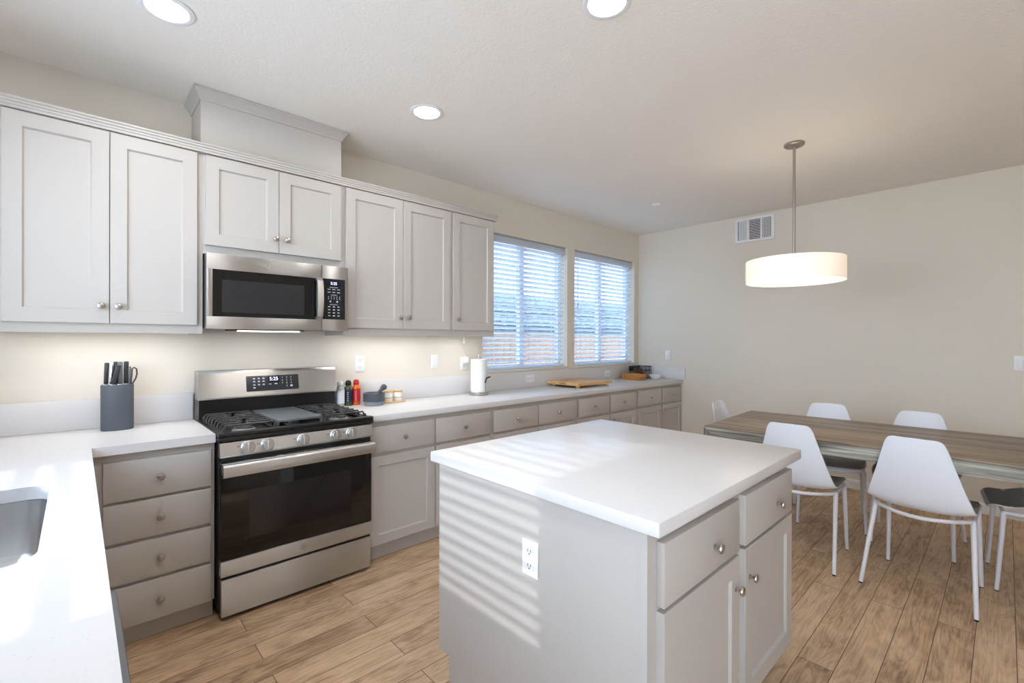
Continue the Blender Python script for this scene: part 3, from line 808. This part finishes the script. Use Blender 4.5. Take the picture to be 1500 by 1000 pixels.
MB().box(0.565, 0.990, MY+0.0022, MY+0.0029, 1.525, 1.700).build('viewing_mesh', m_mwwin, dm, smooth=False)
hd = MB().prism([(MY-0.004, 1.502), (MY-0.030, 1.520), (MY-0.040, 1.570), (MY-0.043, 1.628), (MY-0.040, 1.690), (MY-0.030, 1.738), (MY-0.004, 1.756), (MY+0.001, 1.756), (MY+0.001, 1.742), (MY-0.018, 1.730), (MY-0.028, 1.690), (MY-0.031, 1.628), (MY-0.028, 1.570), (MY-0.018, 1.528), (MY+0.001, 1.516), (MY+0.001, 1.502)], 1.054, 1.090, 'x').build('handle', m_steel, dm, ang=40)
MB().box(1.0945, MX1, MY, MY+0.0395, MZ0, MZ1, 0.003).build('control_fascia', m_steel, tm)
kp = MB().box(1.098, 1.238, MY-0.0010, MY+0.002, 1.506, 1.757, 0.0008, 1).build('control_panel', m_panel.copy(), tm)
kp.data.materials[0].node_tree.nodes['Principled BSDF'].inputs['Base Color'].default_value = lin(26, 30, 36)
MB().box(1.128, 1.205, MY-0.0016, MY-0.0011, 1.715, 1.742).build('display', m_dispb, kp, smooth=False)
text('5:25', 'clock_digits', 0.024, m_disp, kp, (1.166, MY-0.0020, 1.7285), FRONT)
b = MB()
Y0, Y1 = MY-0.0015, MY-0.0011
b.box(1.140, 1.192, Y0, Y1, 1.703, 1.706)
for zz in (1.692, 1.674):
    for xx in (1.137, 1.166, 1.196): b.box(xx-0.009, xx+0.009, Y0, Y1, zz-0.0022, zz+0.0022)
b.box(1.148, 1.186, Y0, Y1, 1.656, 1.659)
for zz in (1.646, 1.634):
    for k in range(5): b.box(1.131+0.0175*k, 1.136+0.0175*k, Y0, Y1, zz-0.003, zz+0.003)
for xx in (1.145, 1.188): b.box(xx-0.005, xx+0.005, Y0, Y1, 1.612, 1.622)
b.box(1.141, 1.191, Y0, Y1, 1.596, 1.599)
for r_ in range(4):
    for xx in (1.138, 1.167, 1.196): b.box(xx-0.007, xx+0.007, Y0, Y1, 1.581-0.0185*r_, 1.587-0.0185*r_)
b.build('key_legends', m_print, kp, smooth=False)
emblem(dm, 0.790, MY-0.0001, 1.796, 0.016)
b = MB().box(0.64, 1.00, MY+0.03, MY+0.30, MZ0-0.006, MZ0+0.003)
b.build('vent_grille', m_black, tm, smooth=False)
lp = MB().box(0.66, 0.98, MY+0.05, MY+0.11, MZ0-0.012, MZ0-0.0062).build('task_light', m_led, tm, smooth=False)
ld = bpy.data.lights.new('task_glow', 'AREA'); ld.shape = 'RECTANGLE'; ld.size = 0.3; ld.size_y = 0.05; ld.energy = 0.6; ld.color = (1, 0.93, 0.82)
lo = bpy.data.objects.new('task_glow', ld); COL.objects.link(lo); lo.parent = tm; lo.location = (0.82, MY+0.08, MZ0-0.016)

# ------------------------------------------------------------------ island
ti = thing('kitchen_island', 'grey kitchen island with white quartz top', 'island', (0, 0, 0))
IX0, IX1, IY0, IY1 = 1.100, 2.222, 0.645, 1.612
MB().box(IX0, IX1, IY0, IY1, 0.100, CT-0.042).build('body', m_cab, ti, smooth=False)
MB().box(IX0, IX1, IY0+0.075, IY1-0.070, 0.0, 0.0995).build('plinth', m_cab, ti, smooth=False)
MB().box(IX0-0.006, IX0-0.0003, IY0-0.0004, IY0+0.024, 0.100, CT-0.042).build('corner_strip', m_cab, ti, smooth=False)
tq = MB().box(1.072, 2.257, 0.598, 1.639, CT-0.040, CT, 0.004).build('island_top', m_quartz, ti)
tq['label'] = 'white quartz slab'
drawer_front(ti, 1.141, 1.650, 0.660, 0.836, IY0, 0.024, 1.452, 0.735)
drawer_front(ti, 1.703, 2.213, 0.660, 0.836, IY0, 0.024, 2.032, 0.732)
shaker(ti, 1.141, 1.650, 0.104, 0.647, IY0, 0.064, 0.010, 0.024, 1.618, 0.542)
shaker(ti, 1.703, 2.213, 0.104, 0.647, IY0, 0.064, 0.010, 0.024, 1.742, 0.542)

# ------------------------------------------------------------------ table and chairs
tt = thing('dining_table', 'long wooden dining table with grey-washed thick edges', 'table', (3.318, 1.503, 0), R(2.5))
TW, TL, TH, TT = 1.03, 1.86, 0.765, 0.085     # local x across, -y along
b = bmesh.new()
MB().box(0.004, TW-0.004, -TL+0.004, -0.004, TH-0.010, TH, 0.002).build('tabletop', m_tabtop, tt)
ed = MB().box(0, TW, -TL, 0, TH-TT, TH-0.0101, 0.003).build('edge_apron', m_tabside, tt)
ed['label'] = 'grey-washed thick edge'
b.free()
for (lx, ly) in ((0.0, -0.09), (TW-0.09, -0.09), (0.0, -TL), (TW-0.09, -TL)):
    MB().box(lx+0.001, lx+0.089, ly+0.001, ly+0.089, 0, TH-TT-0.0005, 0.003).build('leg', m_tableg, tt)
# mitred face of the near-left leg where it meets the edge
MB().prism([(-0.002, TH-0.011), (-0.090, TH-TT), (-0.002, TH-TT)], -0.0015, 0.0008, 'x').build('mitre_face', m_tableg, tt, smooth=False)

prof_c = [(0.250, 0.436, 0.120), (0.262, 0.440, 0.150), (0.264, 0.447, 0.168), (0.255, 0.456, 0.186), (0.232, 0.462, 0.203), (0.17, 0.461, 0.218), (0.09, 0.456, 0.226), (0.0, 0.451, 0.230), (-0.08, 0.449, 0.232), (-0.135, 0.456, 0.231), (-0.172, 0.474, 0.227), (-0.196, 0.505, 0.221), (-0.212, 0.55, 0.210), (-0.224, 0.60, 0.195), (-0.236, 0.66, 0.176), (-0.247, 0.72, 0.160), (-0.256, 0.77, 0.146), (-0.263, 0.81, 0.135), (-0.267, 0.834, 0.126), (-0.270, 0.850, 0.117), (-0.2715, 0.860, 0.107), (-0.272, 0.8655, 0.094), (-0.272, 0.8675, 0.078)]
def shell_pts(nv=14, lift=0.0, i0=0, i1=None, shrink=1.0):
    rows = []
    L = prof_c[i0:i1]
    for idx, (x, z, w) in enumerate(L):
        k = idx+i0
        a = prof_c[max(k-1, 0)]; c = prof_c[min(k+1, len(prof_c)-1)]
        d = Vector((c[0]-a[0], 0, c[1]-a[1])).normalized()
        nrm = Vector((-d.z, 0, d.x)).normalized()     # towards the sitter
        if nrm.z < 0 and nrm.x < 0: nrm = -nrm
        nrm = Vector((abs(nrm.x) if z > 0.45 and x < 0 else nrm.x, 0, abs(nrm.z)))
        if k < 9: nrm = Vector((0, 0, 1))
        cup = 0.034 if 5 < k < 15 else (0.006 if k <= 5 else 0.034*(1-(k-14)/12.0))
        row = []
        for j in range(nv+1):
            v = -1+2*j/nv
            row.append(Vector((x, v*w*shrink, z)) + nrm*(cup*abs(v)**2.6 + lift))
        rows.append(row)
    return rows
def sheet(rows, th):
    b = bmesh.new()
    V = [[b.verts.new(p) for p in r_] for r_ in rows]
    for A, C in zip(V, V[1:]):
        for j in range(len(A)-1): b.faces.new((A[j], A[j+1], C[j+1], C[j]))
    bmesh.ops.recalc_face_normals(b, faces=b.faces[:])
    bmesh.ops.solidify(b, geom=b.faces[:], thickness=th)
    bmesh.ops.recalc_face_normals(b, faces=b.faces[:])
    return b
def make_chair():
    t = thing('dining_chair', '', 'chair', (0, 0, 0), 0, 'white shell dining chairs')
    sh = MB().merge(sheet(shell_pts(), 0.007)).build('shell', m_shell, t, ang=80)
    sm = sh.modifiers.new('smooth', 'SUBSURF'); sm.levels = 1; sm.render_levels = 1
    pd = MB().merge(sheet(shell_pts(14, 0.0085, 3, 12, 0.955), 0.004)).build('seat_pad', m_pad, t, ang=80)
    pd['label'] = 'dark grey seat surface'
    fz = 0.436
    for s in (-1, 1):
        for nm, p0, p1 in (('rear', (-0.055, s*0.205, fz), (-0.232, s*0.235, 0.006)), ('front', (0.205, s*0.196, fz), (0.232, s*0.208, 0.006))):
            lg = MB().tube([p0, p1], [0.0135, 0.0098], 12).build('leg', m_leg, t)
            MB().lathe([(0, 0), (0.0088, 0), (0.0088, 0.008), (0, 0.008)], 10, Matrix.Translation((p1[0], p1[1], 0))).build('foot', m_rubber, lg)
    arc = [(-0.055-0.135*math.sin(PI*q/12)**0.75, -0.205+0.41*q/12, fz-0.004*math.sin(PI*q/12)) for q in range(13)]
    b = MB().tube(arc, 0.0105, 10)
    for s in (-1, 1): b.tube([(-0.055, s*0.205, fz), (0.205, s*0.196, fz)], 0.0105, 10)
    b.tube([(0.205, -0.196, fz), (0.205, 0.196, fz)], 0.009, 10)
    b.build('frame', m_leg, t)
    return t
chair0 = make_chair()
def place(o, x, y, deg, label):
    o.location = (x, y, 0); o.rotation_euler = (0, 0, R(deg)); o['label'] = label
    return o
place(chair0, 3.482, 0.316, -4, 'white dining chair nearest the camera, its back turned to us')
place(dup(chair0), 3.478, 0.925, 0, 'white dining chair half hidden behind the island corner')
place(dup(chair0), 4.264, 0.940, 195, 'white dining chair on the far side of the table, nearer the island')
place(dup(chair0), 4.215, 0.428, 180, 'white dining chair on the far side of the table, behind the nearest chair')
place(dup(chair0), 3.945, -0.175, 96, 'white dining chair cut off by the right edge, its grey seat showing')
place(dup(chair0), 3.985, 1.428, 272, 'white dining chair at the table end toward the windows, mostly hidden')

# ------------------------------------------------------------------ lamps and things on the ceiling and far wall
def can(label, x, y, power=1.0):
    t = thing('recessed_light', label, 'ceiling light', (x, y, CH), 0, 'recessed ceiling lights')
    MB().lathe([(0.074, -0.0005), (0.098, -0.0005), (0.098, -0.004), (0.090, -0.008), (0.076, -0.006), (0.074, -0.002)], 40).build('trim_ring', m_white, t)
    MB().lathe([(0, -0.0035), (0.074, -0.0035), (0.074, -0.001), (0, -0.001)], 40).build('lens', m_can, t)
    ld = bpy.data.lights.new('can_glow', 'AREA'); ld.shape = 'DISK'; ld.size = 0.14; ld.energy = CAN*power; ld.color = (0.985, 0.985, 0.985)
    lo = bpy.data.objects.new('can_glow', ld); COL.objects.link(lo); lo.parent = t; lo.location = (0, 0, -0.012)
can('round recessed light in the ceiling above the left cabinets, at the top left', 0.270, 2.370)
can('round recessed light in the ceiling right of the duct cover', 1.522, 2.370, 0.7)
can('round recessed light in the ceiling above the island, at the top edge', 1.556, 1.105)
can('unseen recessed light added in the ceiling over the left counter, above the camera', 0.270, 1.105, 2.0)  # unseen can added to the grid, stronger to brighten the left side
tp = thing('pendant_lamp', 'brushed metal pendant lamp with a white drum shade over the table', 'pendant lamp', (3.612, 1.006, 0))
MB().lathe([(0, CH-0.0005), (0.062, CH-0.0005), (0.062, CH-0.012), (0.054, CH-0.018), (0.014, CH-0.020), (0, CH-0.020)], 40).build('canopy', m_pole, tp)
MB().tube([(0, 0, CH-0.018), (0, 0, 1.85)], 0.0085, 14).build('rod', m_pole, tp)
SR, SZ0, SZ1 = 0.298, 1.785, 1.936
sh = MB().lathe([(SR-0.003, SZ0), (SR, SZ0), (SR, SZ1), (SR-0.003, SZ1), (SR-0.003, SZ0)], 64).build('shade', m_shade, tp)
MB().lathe([(0, SZ0+0.012), (SR-0.0035, SZ0+0.012), (SR-0.0035, SZ0+0.009), (0, SZ0+0.006)], 64).build('diffuser', m_diff, tp)
b = MB()
for k in range(3): b.tube([(0.008*math.cos(2*PI*k/3), 0.008*math.sin(2*PI*k/3), SZ1-0.02), ((SR-0.003)*math.cos(2*PI*k/3), (SR-0.003)*math.sin(2*PI*k/3), SZ1-0.02)], 0.003, 6)
b.build('spider', m_pole, tp)
ld = bpy.data.lights.new('pendant_glow', 'AREA'); ld.shape = 'DISK'; ld.size = 0.5; ld.energy = 1.6; ld.color = (1, 0.88, 0.74)
lo = bpy.data.objects.new('pendant_glow', ld); COL.objects.link(lo); lo.parent = tp; lo.location = (0, 0, SZ0+0.002)
tag(MB().lathe([(0, CH-0.018), (0.022, CH-0.018), (0.034, CH-0.012), (0.040, CH-0.0005), (0, CH-0.0005)], 28).build('fire_sprinkler', m_white, loc=(4.205, 2.391, 0)), 'small white round sprinkler cap on the ceiling near the far wall', 'sprinkler')
tg = thing('air_vent', 'white three-part air vent high on the far wall', 'vent', (XW-0.0005, 1.852, 2.580), R(-90))
VW, VH = 0.392, 0.262
MB().box(-VW/2+0.01, VW/2-0.01, -0.003, 0, -VH/2+0.01, VH/2-0.01).build('duct_backing', m_dark, tg, smooth=False)
b = MB(); f1 = 0.026
b.box(-VW/2, VW/2, -0.012, -0.0031, VH/2-f1, VH/2, 0.002).box(-VW/2, VW/2, -0.012, -0.0031, -VH/2, -VH/2+f1, 0.002)
xs = [-VW/2, -VW/2+f1, -0.072, -0.052, 0.060, 0.080, VW/2-f1, VW/2]
for a, c in ((0, 1), (2, 3), (4, 5), (6, 7)): b.box(xs[a], xs[c], -0.012, -0.0031, -VH/2+f1, VH/2-f1, 0.001)
b.build('frame', m_white, tg)
b = MB(); zl, zh = -VH/2+f1, VH/2-f1
k = xs[1]+0.008
while k < xs[2]-0.003: b.box(k, k+0.007, -0.010, -0.0035, zl, zh); k += 0.0115
k = zl+0.010
while k < zh-0.004: b.box(xs[3], xs[4], -0.010, -0.0035, k, k+0.006); k += 0.017
k = xs[5]+0.008
while k < xs[6]-0.003: b.box(k, k+0.005, -0.010, -0.0035, zl, zh); k += 0.015
k = zl+0.010
while k < zh-0.004: b.box(xs[5], xs[6], -0.0072, -0.0035, k, k+0.004); k += 0.017
b.build('louvers', m_white, tg, smooth=False)

# ------------------------------------------------------------------ things on the counters
tb = thing('knife_block', 'slate grey oval knife block left of the range', 'knife block', (0.152, 3.128, CT))
MB().lathe([(0, 0), (0.96, 0), (1.0, 0.004), (1.0, 0.228), (0.97, 0.232), (0.90, 0.232), (0.88, 0.222), (0, 0.222)], 48, None, 0.066, 0.046).build('holder', m_knifeblk, tb)
def knife(label, x, y, lean, h, material, w=0.012, name='kitchen_knife', cat='knife'):
    t = thing(name, label, cat, (0.152+x, 3.128+y, CT+0.2225), 0, 'kitchen knives in the block')
    mm = Matrix.Rotation(R(lean), 4, 'Y')
    MB().box(-w*0.8, w*0.8, -0.008, 0.008, 0.012, h, 0.005).xf(mm).build('handle', material, t)
    MB().box(-w*0.75, w*0.75, -0.0065, 0.0065, 0.0, 0.012, 0.002).xf(mm).build('bolster', m_blade, t)
    return t
knife('leftmost black knife handle in the block', -0.045, 0.004, 2, 0.122, m_knife)
knife('steel-handled knife just right of the leftmost in the block', -0.027, 0.012, 4, 0.120, m_blade, 0.009)
knife('black knife leaning to the right in front of the others', -0.020, -0.022, 12, 0.112, m_knife, 0.013)
knife('black knife at the back centre-left of the block', -0.006, 0.022, 0, 0.126, m_knife)
knife('grey knife handle in the middle of the block', 0.010, -0.012, 0, 0.126, m_knifeg, 0.013)
knife('black knife right of the middle of the block', 0.033, 0.006, 1, 0.127, m_knife, 0.013)
tsx = thing('kitchen_scissors', 'black kitchen scissors with a loop handle at the right of the block', 'scissors', (0.152+0.052, 3.128-0.004, CT+0.2225))
MB().tube([(0, 0, 0), (0.004, 0, 0.05), (0.006, 0, 0.088), (0.014, 0, 0.094), (0.024, 0, 0.086), (0.026, 0, 0.06), (0.020, 0, 0.035), (0.006, 0, 0.008)], 0.0036, 8).build('handle_loop', m_knife, tsx)
MB().tube([(-0.006, 0, 0), (-0.004, 0, 0.05), (-0.002, 0, 0.10)], 0.004, 8).build('handle_arm', m_knifeg, tsx)

def bottle(label, x, y, glass, labm, capm, hgt, name='oil_bottle', cat='bottle', letters=True):
    t = thing(name, label, cat, (x, y, CT), 0, 'bottles beside the range')
    r = 0.0285
    MB().lathe([(0, 0), (r*0.92, 0), (r, 0.005), (r, 0.118), (r*0.92, 0.130), (r*0.62, 0.139), (r*0.58, 0.144), (0, 0.144)], 28).build('bottle_body', glass, t)
    wr = MB().lathe([(r+0.0004, 0.022), (r+0.0008, 0.022), (r+0.0008, 0.116), (r+0.0004, 0.116)], 28).build('paper_label', labm, t)
    MB().lathe([(0, 0.1445), (r*0.64, 0.1445), (r*0.72, 0.150), (r*0.70, hgt-0.012), (r*0.48, hgt-0.002), (r*0.2, hgt), (0, hgt)], 24).build('cap', capm, t)
    if letters:
        b = MB(); a = R(-118)
        for k in range(5):
            z = 0.032+0.014*k
            q = bmesh.new(); bmesh.ops.create_cube(q, size=1)
            for v in q.verts: v.co = Vector((v.co.x*0.006, v.co.y*0.0012, v.co.z*0.0035+(0.0028 if v.co.x > 0 else -0.0028)*(k % 2)))
            q2 = bmesh.new(); bmesh.ops.create_cube(q2, size=1)
            for v in q2.verts: v.co = Vector((v.co.x*0.002-0.002*(k % 2), v.co.y*0.0012, v.co.z*0.008))
            for qq in (q, q2): b.merge(qq, Matrix.Translation((0.0298*math.cos(a), 0.0298*math.sin(a), z+0.006)) @ Matrix.Rotation(a+R(90), 4, 'Z'))
        b.build('label_lettering', m_bt_white, wr, smooth=False)
    return t
bottle('clear bottle with a white label and white cap beside the range', 1.342, 3.184, m_bt_clear, m_bt_white, m_capw, 0.176, letters=False)
bottle('dark bottle with a navy label and black cap, middle of the three', 1.4025, 3.190, m_bt_green, m_bt_navy, m_capb, 0.180)
bottle('red sauce bottle with a red cap, right of the dark bottle', 1.463, 3.194, m_bt_org, m_bt_red, m_capr, 0.182, 'sauce_bottle')
tmo = thing('mortar', 'dark stone mortar with a rough pale base in front of the backsplash', 'mortar', (1.545, 3.085, CT))
MB().lathe([(0, 0.030), (0.0735, 0.030), (0.0745, 0.033), (0.0745, 0.086), (0.072, 0.089), (0.062, 0.089), (0.056, 0.070), (0.040, 0.050), (0, 0.044)], 44).build('bowl', m_gran, tmo)
MB().lathe([(0, 0), (0.064, 0), (0.066, 0.004), (0.067, 0.0298), (0, 0.0298)], 44).build('base', m_granl, tmo)
pe = MB().lathe([(0, 0), (0.014, 0.003), (0.018, 0.014), (0.013, 0.034), (0.011, 0.055), (0.013, 0.072), (0.019, 0.084), (0.022, 0.096), (0.020, 0.108), (0.012, 0.115), (0, 0.117)], 24)
pe = pe.xf(Matrix.Translation((1.545, 3.080, CT+0.062)) @ Matrix.Rotation(R(50), 4, 'Y')).build('pestle', m_gran)
tag(pe, 'dark stone pestle leaning out of the mortar', 'pestle')
ty = thing('wooden_tray', 'small wooden tray under two white jars behind the mortar', 'tray', (1.722, 3.135, CT))
MB().box(-0.085, 0.085, -0.042, 0.042, 0, 0.010, 0.004).build('tray_base', m_bambu, ty)
def jar(label, x):
    t = thing('spice_jar', label, 'jar', (x, 3.135, CT+0.0105), 0, 'white jars on the wooden tray')
    MB().lathe([(0, 0), (0.032, 0), (0.034, 0.004), (0.034, 0.060), (0.030, 0.066), (0, 0.066)], 32).build('jar_body', m_ceram, t)
    MB().lathe([(0.0342, 0.024), (0.0346, 0.024), (0.0346, 0.030), (0.0342, 0.030)], 32).build('printed_band', m_tan, t)
    MB().lathe([(0, 0.0665), (0.033, 0.0665), (0.036, 0.070), (0.036, 0.078), (0.033, 0.080), (0, 0.080)], 32).build('lid', m_bambu, t)
    return t
jar('white jar with a wooden lid, partly hidden by the mortar', 1.682)
jar('white jar with a wooden lid on the right end of the tray', 1.762)

tw = thing('paper_towel_holder', 'steel paper towel holder standing on the counter below the narrow cabinet', 'towel holder', (2.506, 3.085, CT))
MB().lathe([(0, 0), (0.080, 0), (0.082, 0.003), (0.082, 0.020), (0.079, 0.024), (0, 0.024)], 40).build('base', m_nickel, tw)
MB().tube([(0, 0, 0.02), (0, 0, 0.325)], 0.006, 10).build('post', m_nickel, tw)
MB().lathe([(0, 0.324), (0.006, 0.324), (0.010, 0.331), (0.007, 0.340), (0, 0.342)], 16).build('finial', m_nickel, tw)
MB().tube([(0.010, -0.077, 0.02), (0.010, -0.077, 0.14)], 0.0035, 8).build('arm', m_nickel, tw)
MB().tube([(0.010, -0.077, 0.105), (0.012, -0.077, 0.125), (0.020, -0.077, 0.142), (0.038, -0.078, 0.150), (0.060, -0.079, 0.153)], [0.006, 0.0065, 0.007, 0.007, 0.006], 10).build('arm_grip', m_black, tw)
tpr = thing('paper_towel_roll', 'white paper towel roll on its steel holder', 'paper towels', (2.506, 3.085, CT+0.0245))
MB().lathe([(0.020, 0), (0.068, 0), (0.0695, 0.002), (0.0695, 0.276), (0.068, 0.278), (0.020, 0.278), (0.020, 0)], 48).build('roll', m_paper, tpr)

tcb = thing('cutting_board', 'thick wooden board on short feet below the windows', 'cutting board', (3.800, 3.020, CT), R(-1))
MB().box(-0.275, 0.275, -0.205, 0.205, 0.022, 0.052, 0.004).build('slab', m_board, tcb)
for sx_ in (-1, 1):
    for sy_ in (-1, 1): MB().lathe([(0, 0), (0.017, 0), (0.021, 0.006), (0.021, 0.016), (0.017, 0.0218), (0, 0.0218)], 20, Matrix.Translation((sx_*0.225, sy_*0.16, 0))).build('foot', m_board, tcb)
MB().box(-0.2757, -0.2750, -0.045, 0.045, 0.032, 0.044).build('grip_recess', m_boxw, tcb, smooth=False)

twb = thing('wooden_box', 'small brown wooden box near the counter end', 'box', (4.880, 3.060, CT), R(-2))
b = MB().box(-0.070, 0.070, -0.125, 0.125, 0, 0.008).box(-0.070, -0.060, -0.125, 0.125, 0.008, 0.070, 0.001).box(0.060, 0.070, -0.125, 0.125, 0.008, 0.070, 0.001)
b.box(-0.060, 0.060, -0.125, -0.115, 0.008, 0.070, 0.001).box(-0.060, 0.060, 0.115, 0.125, 0.008, 0.070, 0.001)
b.build('box_body', m_boxw, twb)
MB().box(-0.0715, -0.0702, 0.075, 0.085, 0.030, 0.050).build('clasp', m_slot, twb, smooth=False)
twk = thing('wire_basket', 'black wire basket holding small bottles in the counter corner', 'basket', (5.115, 3.115, CT))
b = MB()
for zz in (0.004, 0.10, 0.150): b.tube([(p[0], p[1], zz) for p in rrect(-0.13, 0.13, -0.085, 0.085, 0.02, 4)]+[(0.13, 0.065, zz)], 0.0035, 6)
for p in [(-0.13+0.02*k, s*0.085) for k in range(1, 13) for s in (-1, 1)]+[(s*0.13, -0.085+0.02*k) for k in range(1, 9) for s in (-1, 1)]:
    b.tube([(p[0], p[1], 0.004), (p[0], p[1], 0.150)], 0.0022, 5)
for k in range(8): b.tube([(-0.13, -0.07+0.02*k, 0.004), (0.13, -0.07+0.02*k, 0.004)], 0.002, 5)
b.build('wire_frame', m_wire, twk)
MB().box(-0.128, 0.128, 0.0815, 0.0845, 0.10, 0.150).build('back_band', m_wire, twk, smooth=False)
def small_bottle(label, x, y, h, mt_):
    t = thing('small_bottle', label, 'bottle', (x, y, CT+0.0065), 0, 'small bottles in the wire basket')
    MB().lathe([(0, 0), (0.026, 0), (0.027, 0.004), (0.027, h*0.62), (0.014, h*0.76), (0.012, h*0.86), (0, h*0.86)], 24).build('bottle_body', mt_, t)
    MB().lathe([(0, h*0.865), (0.0135, h*0.865), (0.0135, h), (0, h)], 18).build('cap', m_capb, t)
small_bottle('amber bottle at the left in the wire basket', 5.035, 3.09, 0.125, m_amber)
small_bottle('amber bottle in the middle of the wire basket', 5.105, 3.10, 0.115, m_amber)
small_bottle('green bottle at the back left in the wire basket', 5.055, 3.155, 0.145, m_green)
tag(MB().lathe([(0, 0), (0.036, 0), (0.040, 0.004), (0.058, 0.022), (0.078, 0.052), (0.080, 0.056), (0.076, 0.056), (0.054, 0.026), (0.034, 0.008), (0, 0.007)], 40).build('bowl', m_ceram, loc=(5.105, 2.905, CT)), 'small white bowl on the counter near the far wall', 'bowl')
